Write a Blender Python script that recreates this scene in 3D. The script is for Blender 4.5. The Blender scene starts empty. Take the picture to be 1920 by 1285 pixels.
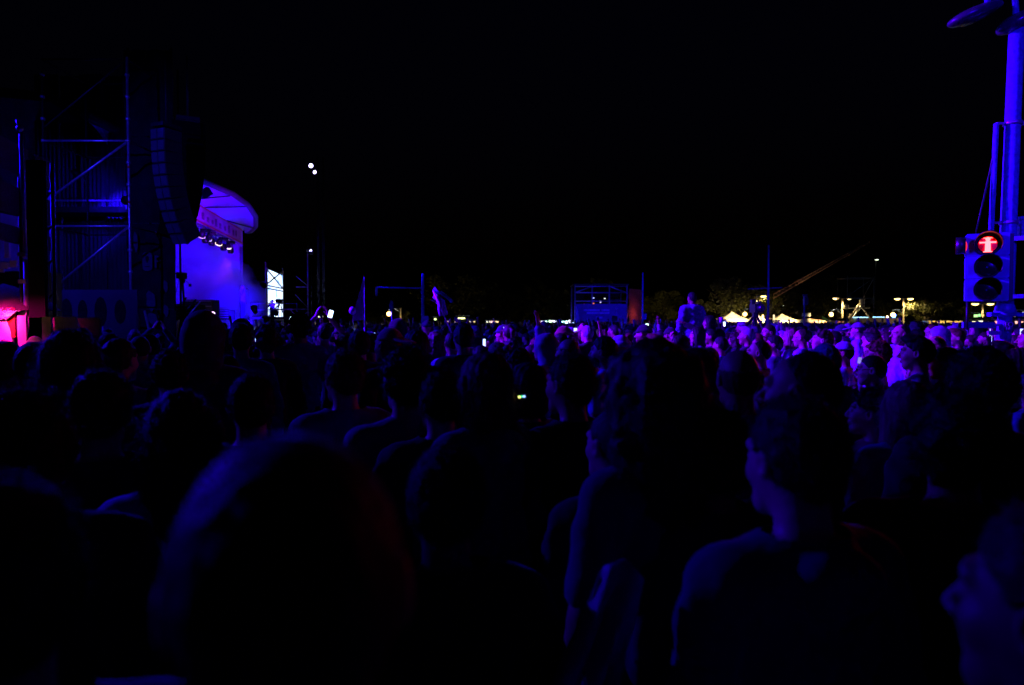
import bpy, math, random
import numpy as np
from mathutils import Vector, Matrix, Euler
random.seed(7); np.random.seed(7)
R = math.radians
sc = bpy.context.scene
COL = sc.collection

# ---------------------------------------------------------------- camera, world, exposure
CAM_H = 1.83; FPX = 1280.0; PITCH = math.atan(37.5 / FPX)
cam_d = bpy.data.cameras.new('camera'); cam = bpy.data.objects.new('camera', cam_d); COL.objects.link(cam)
cam.location = (0, 0, CAM_H); cam.rotation_euler = (R(90) - PITCH, 0, 0)
cam_d.sensor_width = 36; cam_d.lens = 24; cam_d.clip_end = 3000; cam_d.clip_start = 0.05
cam_d.dof.use_dof = True; cam_d.dof.focus_distance = 7.0; cam_d.dof.aperture_fstop = 2.2
sc.camera = cam
world = bpy.data.worlds.new('World'); sc.world = world; world.use_nodes = True
wn = world.node_tree.nodes; wl = world.node_tree.links
sky = wn.new('ShaderNodeTexSky'); sky.sky_type = 'NISHITA'; sky.sun_disc = False
sky.sun_elevation = R(-2.5); sky.sun_rotation = R(200)
tn = wn.new('ShaderNodeMix'); tn.data_type = 'RGBA'; tn.blend_type = 'MULTIPLY'; tn.inputs[0].default_value = 1.0; tn.inputs[7].default_value = (.20, .22, 1.0, 1)
wl.new(sky.outputs[0], tn.inputs[6]); wl.new(tn.outputs[2], wn['Background'].inputs[0]); wn['Background'].inputs[1].default_value = 0.012
sc.view_settings.view_transform = 'Standard'; sc.view_settings.look = 'None'
sc.view_settings.gamma = 1.0; sc.view_settings.exposure = 0.0; sc.view_settings.use_curve_mapping = False
cy = sc.cycles
cy.use_denoising = True
cy.max_bounces = 5; cy.diffuse_bounces = 2; cy.glossy_bounces = 2; cy.transmission_bounces = 4; cy.volume_bounces = 1
cy.transparent_max_bounces = 8
cy.use_light_tree = True
cy.volume_step_rate = 2.0; cy.volume_max_steps = 96
cy.sample_clamp_indirect = 4.0

BLUE = (0.012, 0.0008, 1.0); VIOLET = (0.085, 0.0, 1.0); WARM = (1.0, 0.72, 0.28)

def at(px, py, Y):
    """point of the place seen at photo pixel (px, py), Y metres in front of the photographer"""
    v = Vector(((px - 960) / FPX, (642.5 - py) / FPX, -1.0))
    v.rotate(Euler((R(90) - PITCH, 0, 0)))
    return Vector((0, 0, CAM_H)) + v * (Y / v.y)

def lamp(name, kind, loc, aim, color, energy, size=0.1, angle=60, blend=0.5, parent=None):
    d = bpy.data.lights.new(name, kind); d.color = color; d.energy = energy
    if kind == 'SPOT': d.spot_size = R(angle); d.spot_blend = blend
    d.shadow_soft_size = size
    o = bpy.data.objects.new(name, d); COL.objects.link(o)
    o.location = loc
    if aim is not None:
        o.rotation_euler = (Vector(aim) - Vector(loc)).to_track_quat('-Z', 'Y').to_euler()
    if parent: o.parent = parent
    return o

# ---------------------------------------------------------------- materials
MATS = {}
def nodes_of(m):
    m.use_nodes = True
    return m.node_tree.nodes, m.node_tree.links, m.node_tree.nodes['Principled BSDF']
def mat(name, color=(.5,.5,.5), rough=.6, metal=0.0, var=.25, scale=8.0, bump=.2, objcol=False, stretch=(1,1,1), spec=.5, sheen=0.0, attr=None, coord='Object'):
    if name in MATS: return MATS[name]
    m = bpy.data.materials.new(name); n, l, b = nodes_of(m)
    tc = n.new('ShaderNodeTexCoord'); mp = n.new('ShaderNodeMapping'); mp.inputs['Scale'].default_value = stretch
    l.new(tc.outputs[coord], mp.inputs[0])
    nz = n.new('ShaderNodeTexNoise'); nz.inputs['Scale'].default_value = scale; nz.inputs['Detail'].default_value = 6
    l.new(mp.outputs[0], nz.inputs[0])
    rr = n.new('ShaderNodeMapRange'); rr.inputs[1].default_value = .3; rr.inputs[2].default_value = .7
    rr.inputs[3].default_value = 1 - var; rr.inputs[4].default_value = 1 + var
    l.new(nz.outputs[0], rr.inputs[0])
    mx = n.new('ShaderNodeMix'); mx.data_type = 'RGBA'; mx.blend_type = 'MULTIPLY'; mx.inputs[0].default_value = 1.0
    if objcol:
        oi = n.new('ShaderNodeObjectInfo'); src = oi.outputs['Color']
        if attr:
            at_ = n.new('ShaderNodeVertexColor'); at_.layer_name = attr
            m2 = n.new('ShaderNodeMix'); m2.data_type = 'RGBA'; m2.blend_type = 'MULTIPLY'; m2.inputs[0].default_value = 1.0
            l.new(src, m2.inputs[6]); l.new(at_.outputs[0], m2.inputs[7]); src = m2.outputs[2]
        l.new(src, mx.inputs[6])
    elif attr:
        at_ = n.new('ShaderNodeVertexColor'); at_.layer_name = attr; l.new(at_.outputs[0], mx.inputs[6])
    else:
        mx.inputs[6].default_value = (*color, 1)
    l.new(rr.outputs[0], mx.inputs[7]); l.new(mx.outputs[2], b.inputs['Base Color'])
    r2 = n.new('ShaderNodeMapRange'); r2.inputs[3].default_value = max(.05, rough - .12); r2.inputs[4].default_value = min(1, rough + .12)
    l.new(nz.outputs[0], r2.inputs[0]); l.new(r2.outputs[0], b.inputs['Roughness'])
    b.inputs['Metallic'].default_value = metal
    b.inputs['Specular IOR Level'].default_value = spec
    if sheen: b.inputs['Sheen Weight'].default_value = sheen
    if bump:
        bp = n.new('ShaderNodeBump'); bp.inputs['Strength'].default_value = bump; bp.inputs['Distance'].default_value = .01
        l.new(nz.outputs[0], bp.inputs['Height']); l.new(bp.outputs[0], b.inputs['Normal'])
    MATS[name] = m; return m
def glow(name, color, strength):
    if name in MATS: return MATS[name]
    m = bpy.data.materials.new(name); n, l, b = nodes_of(m)
    b.inputs['Base Color'].default_value = (*[min(1, c) for c in color], 1)
    b.inputs['Emission Color'].default_value = (*color, 1); b.inputs['Emission Strength'].default_value = strength
    MATS[name] = m; return m

SKIN = mat('skin', rough=.48, var=.10, scale=35, bump=.12, objcol=True, attr='paint', spec=.4)
HAIR = mat('hair_strands', rough=.6, var=.35, scale=60, bump=.6, objcol=True, stretch=(1, 1, .12), spec=.25)
CLOTH = mat('woven_cloth', rough=.85, var=.14, scale=26, bump=.5, objcol=True, spec=.25, sheen=.15)
DENIM = mat('denim', (.02,.025,.05), rough=.9, var=.3, scale=20, bump=.4)
SHOE = mat('shoe_leather', (.02,.02,.02), rough=.5, scale=20)
STEEL = mat('galvanised_steel', (.55,.56,.58), rough=.42, metal=.75, var=.25, scale=14, bump=.15)
DARKMETAL = mat('dark_and_shaded_metal', (.02,.02,.022), rough=.5, metal=.2, var=.3, scale=12)  # dark paint, also steel tubes darkened where the beam fades
ALU = mat('aluminium', (.7,.7,.72), rough=.35, metal=.8, var=.2, scale=10, bump=.1)
BLACKCLOTH = mat('black_scrim', (.011,.010,.012), rough=.95, var=.5, scale=3, bump=.6, spec=.1)
CABINET = mat('speaker_cabinet', (.035,.035,.04), rough=.55, var=.25, scale=20)
GRILLE = mat('speaker_grille', (.09,.10,.11), rough=.45, metal=.3, var=.5, scale=160, bump=.6)
WHITEPANEL = mat('white_panel', (.78,.76,.78), rough=.5, var=.08, scale=5)
TARP = mat('tent_canvas', (.80,.76,.66), rough=.8, var=.12, scale=3)
WOOD = mat('weathered_boards', (.16,.11,.10), rough=.8, var=.4, scale=6, stretch=(.3,6,6))
BARK = mat('bark', (.07,.055,.04), rough=.9, var=.4, scale=10, bump=.8)
LEAF = mat('leaves', (.085,.09,.02), rough=.6, var=.5, scale=1.5, bump=0)
RUBBER = mat('black_plastic', (.012,.012,.013), rough=.4, var=.2, scale=20)
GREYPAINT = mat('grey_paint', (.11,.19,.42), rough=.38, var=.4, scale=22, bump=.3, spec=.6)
STICKER = mat('paper_sticker', (.75,.72,.76), rough=.6, var=.15, scale=30)

# ---------------------------------------------------------------- object helpers
def tag(o, label=None, cat=None, group=None, kind=None):
    if label: o['label'] = label
    if cat: o['category'] = cat
    if group: o['group'] = group
    if kind: o['kind'] = kind
    return o
def empty(name, loc=(0,0,0), rz=0.0, label=None, cat=None, group=None):
    o = bpy.data.objects.new(name, None); COL.objects.link(o)
    o.location = loc; o.rotation_euler = (0, 0, rz); o.empty_display_size = .1
    return tag(o, label, cat, group)
def link(name, me, parent=None, loc=None, rot=None, color=None):
    o = bpy.data.objects.new(name, me); COL.objects.link(o)
    if parent: o.parent = parent
    if loc is not None: o.location = loc
    if rot is not None: o.rotation_euler = rot
    if color is not None: o.color = (*color, 1)
    return o
class MB:
    """collects simple solids into one mesh"""
    def __init__(s): s.v = []; s.f = []; s.mi = []; s.sm = []; s.cur = 0
    def add(s, vs, fs, smooth=False):
        k = len(s.v); s.v += [tuple(v) for v in vs]
        for f in fs: s.f.append(tuple(i + k for i in f)); s.mi.append(s.cur); s.sm.append(smooth)
        return s
    def box(s, c, size, rz=0.0, M=None, taper=1.0):
        hx, hy, hz = [x / 2 for x in size]
        q = [(-hx,-hy,-hz),(hx,-hy,-hz),(hx,hy,-hz),(-hx,hy,-hz),(-hx*taper,-hy*taper,hz),(hx*taper,-hy*taper,hz),(hx*taper,hy*taper,hz),(-hx*taper,hy*taper,hz)]
        M = M or Matrix.Rotation(rz, 3, 'Z')
        s.add([M @ Vector(p) + Vector(c) for p in q], [(0,3,2,1),(4,5,6,7),(0,1,5,4),(1,2,6,5),(2,3,7,6),(3,0,4,7)])
        return s
    def tube(s, pts, r, n=8, caps=True):
        pts = [Vector(p) for p in pts]; rs = r if isinstance(r, (list, tuple)) else [r] * len(pts)
        rings = []; vs = []; fs = []
        for i, p in enumerate(pts):
            d = (pts[min(i+1, len(pts)-1)] - pts[max(i-1, 0)]).normalized()
            a = d.orthogonal().normalized() if abs(d.z) > .99 else d.cross(Vector((0,0,1))).normalized()
            b = d.cross(a)
            for k in range(n):
                t = 2*math.pi*k/n; vs.append(p + (a*math.cos(t) + b*math.sin(t)) * rs[i])
        for i in range(len(pts)-1):
            for k in range(n):
                k2 = (k+1) % n; fs.append((i*n+k, i*n+k2, (i+1)*n+k2, (i+1)*n+k))
        s.add(vs, fs, True)
        if caps:
            k0 = len(s.v) - len(vs)
            s.f.append(tuple(k0 + k for k in range(n))[::-1]); s.mi.append(s.cur); s.sm.append(False)
            s.f.append(tuple(k0 + (len(pts)-1)*n + k for k in range(n))); s.mi.append(s.cur); s.sm.append(False)
        return s
    def lathe(s, c, prof, n=16, M=None, cap=True):
        M = M or Matrix.Identity(3); c = Vector(c); vs = []; fs = []
        for (r, z) in prof:
            for k in range(n):
                t = 2*math.pi*k/n; vs.append(M @ Vector((r*math.cos(t), r*math.sin(t), z)) + c)
        for i in range(len(prof)-1):
            for k in range(n):
                k2 = (k+1) % n; fs.append((i*n+k, i*n+k2, (i+1)*n+k2, (i+1)*n+k))
        s.add(vs, fs, True); return s
    def ball(s, c, r, n=12, m=8, sq=(1,1,1)):
        prof = [(r*math.sin(math.pi*i/m)+1e-5, -r*math.cos(math.pi*i/m)) for i in range(m+1)]
        return s.lathe(c, prof, n, Matrix.Diagonal(Vector(sq)))
    def slab(s, poly, thick, M=None, c=(0,0,0)):
        """2-D outline (x, z) given thickness along y"""
        M = M or Matrix.Identity(3); c = Vector(c); n = len(poly)
        vs = [M @ Vector((x, -thick/2, z)) + c for x, z in poly] + [M @ Vector((x, thick/2, z)) + c for x, z in poly]
        s.add(vs, [tuple(range(n)), tuple(range(2*n-1, n-1, -1))] + [(i, i+n, (i+1) % n + n, (i+1) % n) for i in range(n)])
        return s
    def mesh(s, name, mats):
        me = bpy.data.meshes.new(name); me.from_pydata(s.v, [], s.f)
        for m in (mats if isinstance(mats, (list, tuple)) else [mats]): me.materials.append(m)
        me.polygons.foreach_set('material_index', s.mi); me.polygons.foreach_set('use_smooth', s.sm)
        me.update(); return me
    def build(s, name, mats, parent=None, **k): return link(name, s.mesh(name, mats), parent, **k)

# ---------------------------------------------------------------- implicit surfaces for people
def smin(a, b, k):
    h = np.clip(.5 + .5*(b - a)/k, 0, 1); return b*(1-h) + a*h - k*h*(1-h)
def smax(a, b, k): return -smin(-a, -b, k)
def cap(P, a, b, ra, rb=None):
    rb = ra if rb is None else rb
    a = np.array(a, np.float32); b = np.array(b, np.float32); ba = b - a; L = float(ba @ ba) + 1e-9
    x, y, z = P[0]-a[0], P[1]-a[1], P[2]-a[2]
    t = np.clip((x*ba[0] + y*ba[1] + z*ba[2]) / L, 0, 1)
    return np.sqrt((x-t*ba[0])**2 + (y-t*ba[1])**2 + (z-t*ba[2])**2) - (ra + (rb-ra)*t)
def ell(P, c, r):
    x, y, z = (P[0]-c[0])/r[0], (P[1]-c[1])/r[1], (P[2]-c[2])/r[2]
    k0 = np.sqrt(x*x + y*y + z*z); k1 = np.sqrt((x/r[0])**2 + (y/r[1])**2 + (z/r[2])**2) + 1e-6
    return k0*(k0-1)/k1
def wob(P, f, s=0.0):
    x, y, z = P
    return (np.sin(x*f + 1.7*np.sin(z*f*.6 + s) + s) + np.sin(y*f*1.1 + 1.9*np.sin(x*f*.5 + 2*s)) + np.sin(z*f*.9 + 1.6*np.sin(y*f*.7 - s) + 3*s)) / 3
def surface_net(f, xs, ys, zs):
    nx, ny, nz = f.shape; ins = f < 0
    cs = [(i, j, k) for i in (0,1) for j in (0,1) for k in (0,1)]
    cnt = sum(ins[i:nx-1+i, j:ny-1+j, k:nz-1+k].astype(np.int8) for i, j, k in cs)
    act = (cnt > 0) & (cnt < 8); idx = -np.ones(act.shape, np.int64); ia = np.argwhere(act); idx[act] = np.arange(len(ia))
    acc = np.zeros((len(ia), 3)); num = np.zeros(len(ia)); ax = (xs, ys, zs)
    for d in range(3):
        o1, o2 = [a for a in range(3) if a != d]
        for u in (0,1):
            for v in (0,1):
                p = ia.copy(); p[:, o1] += u; p[:, o2] += v; q = p.copy(); q[:, d] += 1
                fa = f[tuple(p.T)]; fb = f[tuple(q.T)]; c = (fa < 0) != (fb < 0)
                t = np.where(c, fa/(fa - fb + 1e-12), 0)
                pos = np.stack([ax[a][p[:, a]] for a in range(3)], 1)
                pos[:, d] = ax[d][p[:, d]]*(1-t) + ax[d][q[:, d]]*t
                acc += pos*c[:, None]; num += c
    V = acc/np.maximum(num, 1)[:, None]; F = []
    for d in range(3):
        o1, o2 = (d+1) % 3, (d+2) % 3
        A = np.take(f, range(f.shape[d]-1), d) < 0; B = np.take(f, range(1, f.shape[d]), d) < 0
        ch = A != B; e = np.argwhere(ch)
        e = e[(e[:, o1] > 0) & (e[:, o2] > 0) & (e[:, o1] < f.shape[o1]-1) & (e[:, o2] < f.shape[o2]-1)]
        s = A[tuple(e.T)]
        def g(a, b):
            q = e.copy(); q[:, o1] -= a; q[:, o2] -= b; return idx[tuple(q.T)]
        quad = np.stack([g(1,1), g(0,1), g(0,0), g(1,0)], 1)
        quad[~s] = quad[~s][:, ::-1]; F.append(quad)
    F = np.concatenate(F); F = F[(F >= 0).all(1)]
    return V, F
def np_mesh(name, V, F, mats, smooth=True, paint=None, mi=None):
    me = bpy.data.meshes.new(name); nF = len(F); k = F.shape[1]
    me.vertices.add(len(V)); me.vertices.foreach_set('co', V.astype(np.float32).ravel())
    me.loops.add(nF*k); me.loops.foreach_set('vertex_index', F.astype(np.int32).ravel())
    me.polygons.add(nF); me.polygons.foreach_set('loop_start', np.arange(0, nF*k, k, dtype=np.int32))
    me.polygons.foreach_set('use_smooth', np.full(nF, smooth))
    for m in (mats if isinstance(mats, (list, tuple)) else [mats]): me.materials.append(m)
    if mi is not None: me.polygons.foreach_set('material_index', mi.astype(np.int32))
    me.update(calc_edges=True)
    if paint is not None:
        a = me.color_attributes.new('paint', 'FLOAT_COLOR', 'POINT')
        a.data.foreach_set('color', np.concatenate([paint, np.ones((len(V), 1))], 1).astype(np.float32).ravel())
    return me
def axis(lo, hi, coarse, fines):
    """sample positions, dense inside the (lo, hi, step) intervals"""
    x = lo; out = [lo]
    while x < hi:
        st = coarse
        for a, b, s in fines:
            if a - coarse < x < b: st = min(st, s if x >= a - s else max(s, min(coarse, a - x)))
        x += st; out.append(x)
    return np.array(out, np.float32)
def grid(xs, ys, zs): return [a.astype(np.float32) for a in np.meshgrid(xs, ys, zs, indexing='ij')]

PIV = (0, -.02, 1.55)     # where the head turns on the neck
FACES = {'m': dict(jaw=.060, chin=.024, nose=.018, brow=.013, w=.0), 'm2': dict(jaw=.064, chin=.026, nose=.024, brow=.014, w=.003),
         'f': dict(jaw=.053, chin=.018, nose=.012, brow=.007, w=-.003)}
def rotp(P, yaw, pitch):
    M = (Euler((pitch, 0, yaw)).to_matrix()).transposed()
    x, y, z = P[0]-PIV[0], P[1]-PIV[1], P[2]-PIV[2]
    return [M[0][0]*x + M[0][1]*y + M[0][2]*z + PIV[0], M[1][0]*x + M[1][1]*y + M[1][2]*z + PIV[1], M[2][0]*x + M[2][1]*y + M[2][2]*z + PIV[2]]
def head_sdf(P, fc):
    A = [np.abs(P[0]), P[1], P[2]]
    d = ell(P, (0,-.015,1.655), (.075+fc['w'], .095, .097))
    d = smin(d, ell(P, (0,.028,1.605), (fc['jaw'], .063, .080)), .03)
    d = smin(d, ell(A, (.022,.060,1.545), (.022,.024,fc['chin'])), .03)
    d = smin(d, ell(A, (.040,.058,1.612), (.020,.024,.022)), .02)           # cheekbone
    d = smin(d, cap(A, (.008,.083,1.668), (.040,.070,1.668), fc['brow']), .012)
    d = smax(d, -ell(A, (.031,.100,1.642), (.019,.017,.013)), .010)         # eye socket
    d = smin(d, ell(A, (.031,.0775,1.642), (.0135,.0125,.0105)), .003)      # eye
    n = fc['nose']
    d = smin(d, cap(P, (0,.086,1.655), (0,.094+n,1.612), .007, .0105), .010)
    d = smin(d, ell(A, (.010,.090+n*.5,1.606), (.0085,.011,.008)), .008)
    d = smin(d, cap(A, (0,.0935,1.583), (.020,.085,1.580), .0065), .006)
    d = smin(d, cap(A, (0,.0915,1.573), (.017,.083,1.574), .0072), .006)
    d = smax(d, -cap(A, (0,.1035,1.5785), (.024,.090,1.5775), .0022), .003)
    # ear
    e = ell(A, (.079+fc['w'],-.012,1.635), (.011,.020,.031)); e = smax(e, -ell(A, (.090+fc['w'],-.006,1.638), (.010,.011,.020)), .004)
    return smin(d, e, .006)
SK = {'rest': dict(), 'folded': dict(eR=(.24,.04,1.15), wR=(-.02,.19,1.20), eL=(-.24,.04,1.14), wL=(.04,.17,1.16)),
      'pocket': dict(eR=(.27,-.04,1.15), wR=(.19,.08,.98), eL=(-.27,-.04,1.15), wL=(-.19,.08,.98)),
      'phone': dict(eR=(.22,.20,1.28), wR=(.08,.34,1.55), hR=((-.1,.35,1.0), (0,-1,.3), .5)),
      'clap': dict(eR=(.29,.12,1.60), wR=(.10,.14,1.84), eL=(-.29,.12,1.60), wL=(-.08,.14,1.84), hR=((-.35,.1,1), (-1,0,-.3), .15), hL=((.35,.1,1), (1,0,-.3), .15)),
      'lift': dict(eL=(-.27,.06,1.18), wL=(-.24,.20,1.42), hL=((-.1,.1,1.0), (0,-1,0), .25)),
      'wave': dict(eR=(.27,.10,1.58), wR=(.24,.14,1.84), hR=((0,.15,1.0), (0,1,0), .1)),
      'photo': dict(eR=(.20,.18,1.30), wR=(.085,.17,1.545), eL=(-.20,.18,1.28), wL=(-.075,.17,1.535), hR=((-.35,.25,.8), (-1,-.3,0), .8), hL=((.35,.25,.8), (1,-.3,0), .8)),
      'chin': dict(eR=(.20,.16,1.22), wR=(.045,.150,1.44), hR=((-.25,-.1,.9), (0,-1,0), 1.0)),
      'point': dict(eL=(-.20,.22,1.50), wL=(-.17,.44,1.62), hL=((0.1,.9,.45), (0,0,-1), .2))}
def skel(pose, fem):
    s = .155 if fem else .178
    d = dict(sR=(s,-.01,1.405), sL=(-s,-.01,1.405), eR=(s+.075,-.02,1.13), wR=(s+.08,.06,.89), eL=(-s-.075,-.02,1.13), wL=(-s-.08,.06,.89), hR=((0,.25,-1), (-1,0,0), .35), hL=((0,.25,-1), (1,0,0), .35))
    k = SK[pose]; d.update(k)
    for q in 'RL':
        if 'w'+q in k and 'h'+q not in k:
            v = Vector(d['w'+q]) - Vector(d['e'+q]); d['h'+q] = (tuple(v.normalized()), (0,-1,0), .5)
    return d
def hand_sdf(P, w, h, side):
    d_ = Vector(h[0]).normalized(); n = Vector(h[1]); n = (n - d_*n.dot(d_)).normalized(); s = d_.cross(n).normalized()*side; curl = h[2]; w = Vector(w)
    out = None
    for i, (o, L) in enumerate(((-.028,.068), (-.009,.076), (.010,.071), (.028,.055))):
        k = w + s*o*.75 + d_*.01; m = w + s*o + d_*.088
        a1 = curl*1.3; p1 = m + (d_*math.cos(a1) + n*math.sin(a1))*L*.52 + s*o*.25
        a2 = curl*2.7; p2 = p1 + (d_*math.cos(a2) + n*math.sin(a2))*L*.48 + s*o*.10
        q = smin(cap(P, k, m, .015, .0115), cap(P, m, p1, .0100, .0090), .006); q = smin(q, cap(P, p1, p2, .0088, .0072), .004)
        out = q if out is None else smin(out, q, .005)
    t0 = w + d_*.02 - s*.018; t1 = w + d_*.055 - s*.046 + n*.014; t2 = t1 + (d_*.8 - s*.25 + n*(.2+curl*.6)).normalized()*.042
    out = smin(out, cap(P, t0, t1, .017, .0115), .012); out = smin(out, cap(P, t1, t2, .0110, .0085), .005)
    return out
def torso_sdf(P, fem, g=0.0):
    A = [np.abs(P[0]), P[1], P[2]]; s = .118 if fem else .140; w = .9 if fem else 1.0
    d = ell(P, (0,0,1.27), (.150*w+g, .105+g, .19+g))
    d = smin(d, ell(P, (0,.01,1.07), (.135*w+g, .10+g, .17+g)), .06)
    d = smin(d, ell(P, (0,0,.95), (.165+g, .115+g, .12+g)), .06)
    d = smin(d, cap(A, (0,-.015,1.40), (s,-.015,1.400), .056+g), .05)
    d = smin(d, cap(A, (0.02,-.035,1.475), (.12,-.02,1.415), .036+g*.7, .045+g), .04)
    if fem: d = smin(d, ell(A, (.062,.085,1.27), (.055+g*.5,.045+g*.5,.055+g*.5)), .04)
    return d
def arm_sdf(P, J, side, g=0.0, upto=1.0):
    s, e, w = J['s'+side], J['e'+side], J['w'+side]
    if upto < .5:
        e2 = tuple(np.array(s) + (np.array(e)-np.array(s))*upto*2); return cap(P, s, e2, .056+g, .050+g)
    d = cap(P, s, e, .054+g, .040+g)
    w2 = tuple(np.array(e) + (np.array(w)-np.array(e))*(upto*2-1))
    return smin(d, cap(P, e, w2, .041+g, .028+g), .02)
def fines_for(J, hands, hs, bs):
    fx, fy, fz = [(-.10,.10,hs)], [(-.115,.125,hs)], [(1.50,1.765,hs)]
    if hands:
        for q in 'RL':
            w = Vector(J['w'+q])
            if w.z > 1.3:
                c = w + Vector(J['h'+q][0]).normalized()*.09
                st = .0055
                fx.append((c.x-.07, c.x+.07, st)); fy.append((c.y-.08, c.y+.08, st)); fz.append((c.z-.11, c.z+.11, st))
    return fx, fy, fz
LODS = {0: (.0042, .026), 1: (.0075, .034), 2: (.016, .06)}
CACHE = {}
def body_mesh(pose, face, fem, lod, yaw=0.0, pitch=0.0):
    key = ('body', pose, face, fem, lod, round(yaw,2), round(pitch,2))
    if key in CACHE: return CACHE[key]
    hs, bs = LODS[lod]; J = skel(pose, fem); fx, fy, fz = fines_for(J, lod < 2, hs, bs)
    top = max(1.79, max(J['wR'][2], J['wL'][2]) + .24)
    xs, ys, zs = axis(-.40,.40,bs,fx), axis(-.20, max(.22, max(J['wR'][1], J['wL'][1]) + .22), bs, fy), axis(0.0, top, bs, fz)
    k1 = int(np.searchsorted(zs, 1.46)); F = np.full((len(xs), len(ys), len(zs)), 9.0, np.float32)
    # lower body
    P = grid(xs, ys, zs[:k1+1]); A = [np.abs(P[0]), P[1], P[2]]
    d = torso_sdf(P, fem)
    d = smin(d, cap(P, (0,-.02,1.56), (0,-.035,1.42), .054 if not fem else .045), .03)
    L = smin(cap(A, (.09,0,.93), (.10,.02,.50), .085, .058), cap(A, (.10,.02,.50), (.10,-.02,.09), .056, .036), .02)
    L = smin(L, cap(A, (.10,-.03,.05), (.115,.13,.035), .038, .030), .03); d = smin(d, L, .03)
    for q, sd in (('R', 1), ('L', -1)):
        d = smin(d, arm_sdf(P, J, q), .03)
        if J['w'+q][2] < 1.46:
            d = smin(d, hand_sdf(P, J['w'+q], J['h'+q], sd) if lod < 2 and J['w'+q][2] > 1.3 else cap(P, J['w'+q], tuple(Vector(J['w'+q]) + Vector(J['h'+q][0]).normalized()*.15), .034, .026), .01)
    F[:, :, :k1+1] = d
    # head and raised arms
    P = grid(xs, ys, zs[k1:]); H = rotp(P, yaw, pitch)
    hd = head_sdf(H, FACES[face]); n = cap(P, (0,-.022,1.57), (0,-.035,1.42), .054 if not fem else .045)
    d = smin(hd, n, .022); d = smin(d, torso_sdf(P, fem), .03)
    for q, sd in (('R', 1), ('L', -1)):
        if max(J['e'+q][2], J['w'+q][2], J['s'+q][2]) > 1.40: d = np.minimum(d, smin(arm_sdf(P, J, q), torso_sdf(P, fem), .03))
        if J['w'+q][2] > 1.3: d = np.minimum(d, smin(hand_sdf(P, J['w'+q], J['h'+q], sd), arm_sdf(P, J, q), .012) if lod < 2 else cap(P, J['w'+q], tuple(Vector(J['w'+q]) + Vector(J['h'+q][0]).normalized()*.16), .035, .022))
    F[:, :, k1:] = d
    F[:, :, 0] = .01
    V, Q = surface_net(F, xs, ys, zs)
    # features of the face: lips, brows, eyes
    x, y, z = rotp([V[:,0], V[:,1], V[:,2]], yaw, pitch); ax = np.abs(x)
    C = np.ones((len(V), 3)); front = (y > .06) & (z > 1.52)
    lips = front & (((x/.025)**2 + ((z-1.578)/.011)**2) < 1); C[lips] = (.95, .55, .55)
    brow = front & (np.abs(z - 1.6655 + (ax-.03)**2*8) < .0055) & (ax > .012) & (ax < .048); C[brow] = (.22,.2,.2)
    eye = front & (((ax-.031)/.013)**2 + ((z-1.642)/.0065)**2 < 1) & (y > .078); C[eye] = (1.1, 1.5, 1.7)
    iris = eye & ((ax-.031)**2 + (z-1.642)**2 < .0055**2); C[iris] = (.06,.06,.08)
    chk = front & (((ax-.045)/.02)**2 + ((z-1.60)/.02)**2 < 1); C[chk] *= (1.0,.9,.9)
    me = np_mesh('body', V, Q, SKIN, paint=C); CACHE[key] = me; return me
def top_mesh(kind, pose, fem, lod):
    key = ('top', kind, pose, fem, lod)
    if key in CACHE: return CACHE[key]
    J = skel(pose, fem); st = {0: .012, 1: .02, 2: .05}[lod]; z1 = max(1.52, J['eR'][2]+.1, J['eL'][2]+.1, J['wR'][2]+.03, J['wL'][2]+.03)
    xs, ys, zs = np.arange(-.42,.42,st), np.arange(-.24, max(.26, J['wR'][1]+.08, J['wL'][1]+.08), st), np.arange(.74, z1, st)
    P = grid(xs, ys, zs); g = {'tshirt': .012, 'shirt': .016, 'jacket': .026, 'hoodie': .028}[kind]
    d = torso_sdf(P, fem, g); d = smax(d, -(P[2] - (.86 if kind == 'tshirt' else .80)), .02)
    A = [np.abs(P[0]), P[1], P[2]]
    d = smin(d, cap(P, (0,-.01,.9), (0,0,1.1), .15 + g*.6), .04) if kind in ('jacket', 'hoodie') else d
    for q in 'RL': d = smin(d, arm_sdf(P, J, q, g*.8, .36 if kind == 'tshirt' else .96), .025)
    if kind in ('jacket', 'hoodie', 'shirt'):
        rc = np.sqrt((P[0]/1.0)**2 + ((P[1]+.028)/.95)**2); rr = {'jacket': .074, 'hoodie': .078, 'shirt': .066}[kind]
        zc = 1.475 + (-.25)*(P[1]+.03)
        col = np.maximum(np.abs(rc - rr) - .007, np.abs(P[2] - zc) - (.032 if kind != 'hoodie' else .02)) - .004
        d = smin(d, col, .012)
    if kind == 'hoodie':
        d = smin(d, ell(P, (0,-.115,1.425), (.10,.052,.065)), .02); d = smin(d, cap(A, (.03,-.11,1.46), (.085,-.02,1.47), .028, .022), .02)
    w = {'tshirt': .006, 'shirt': .009, 'jacket': .012, 'hoodie': .011}[kind]
    u_ = P[2]*.8 + np.abs(P[0])*1.1 - P[1]*.5
    d = d + w*(wob(P, 38, 1.3) + .6*wob(P, 75, .4) + .7*np.sin(u_*85 + 2.5*wob(P, 14, .7))*np.clip(wob(P, 9, 2.2) + .4, 0, 1)) * np.clip((1.50 - P[2])/.1, .3, 1)
    V, Q = surface_net(d.astype(np.float32), xs, ys, zs); me = np_mesh(kind, V, Q, CLOTH); CACHE[key] = me; return me
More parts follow.
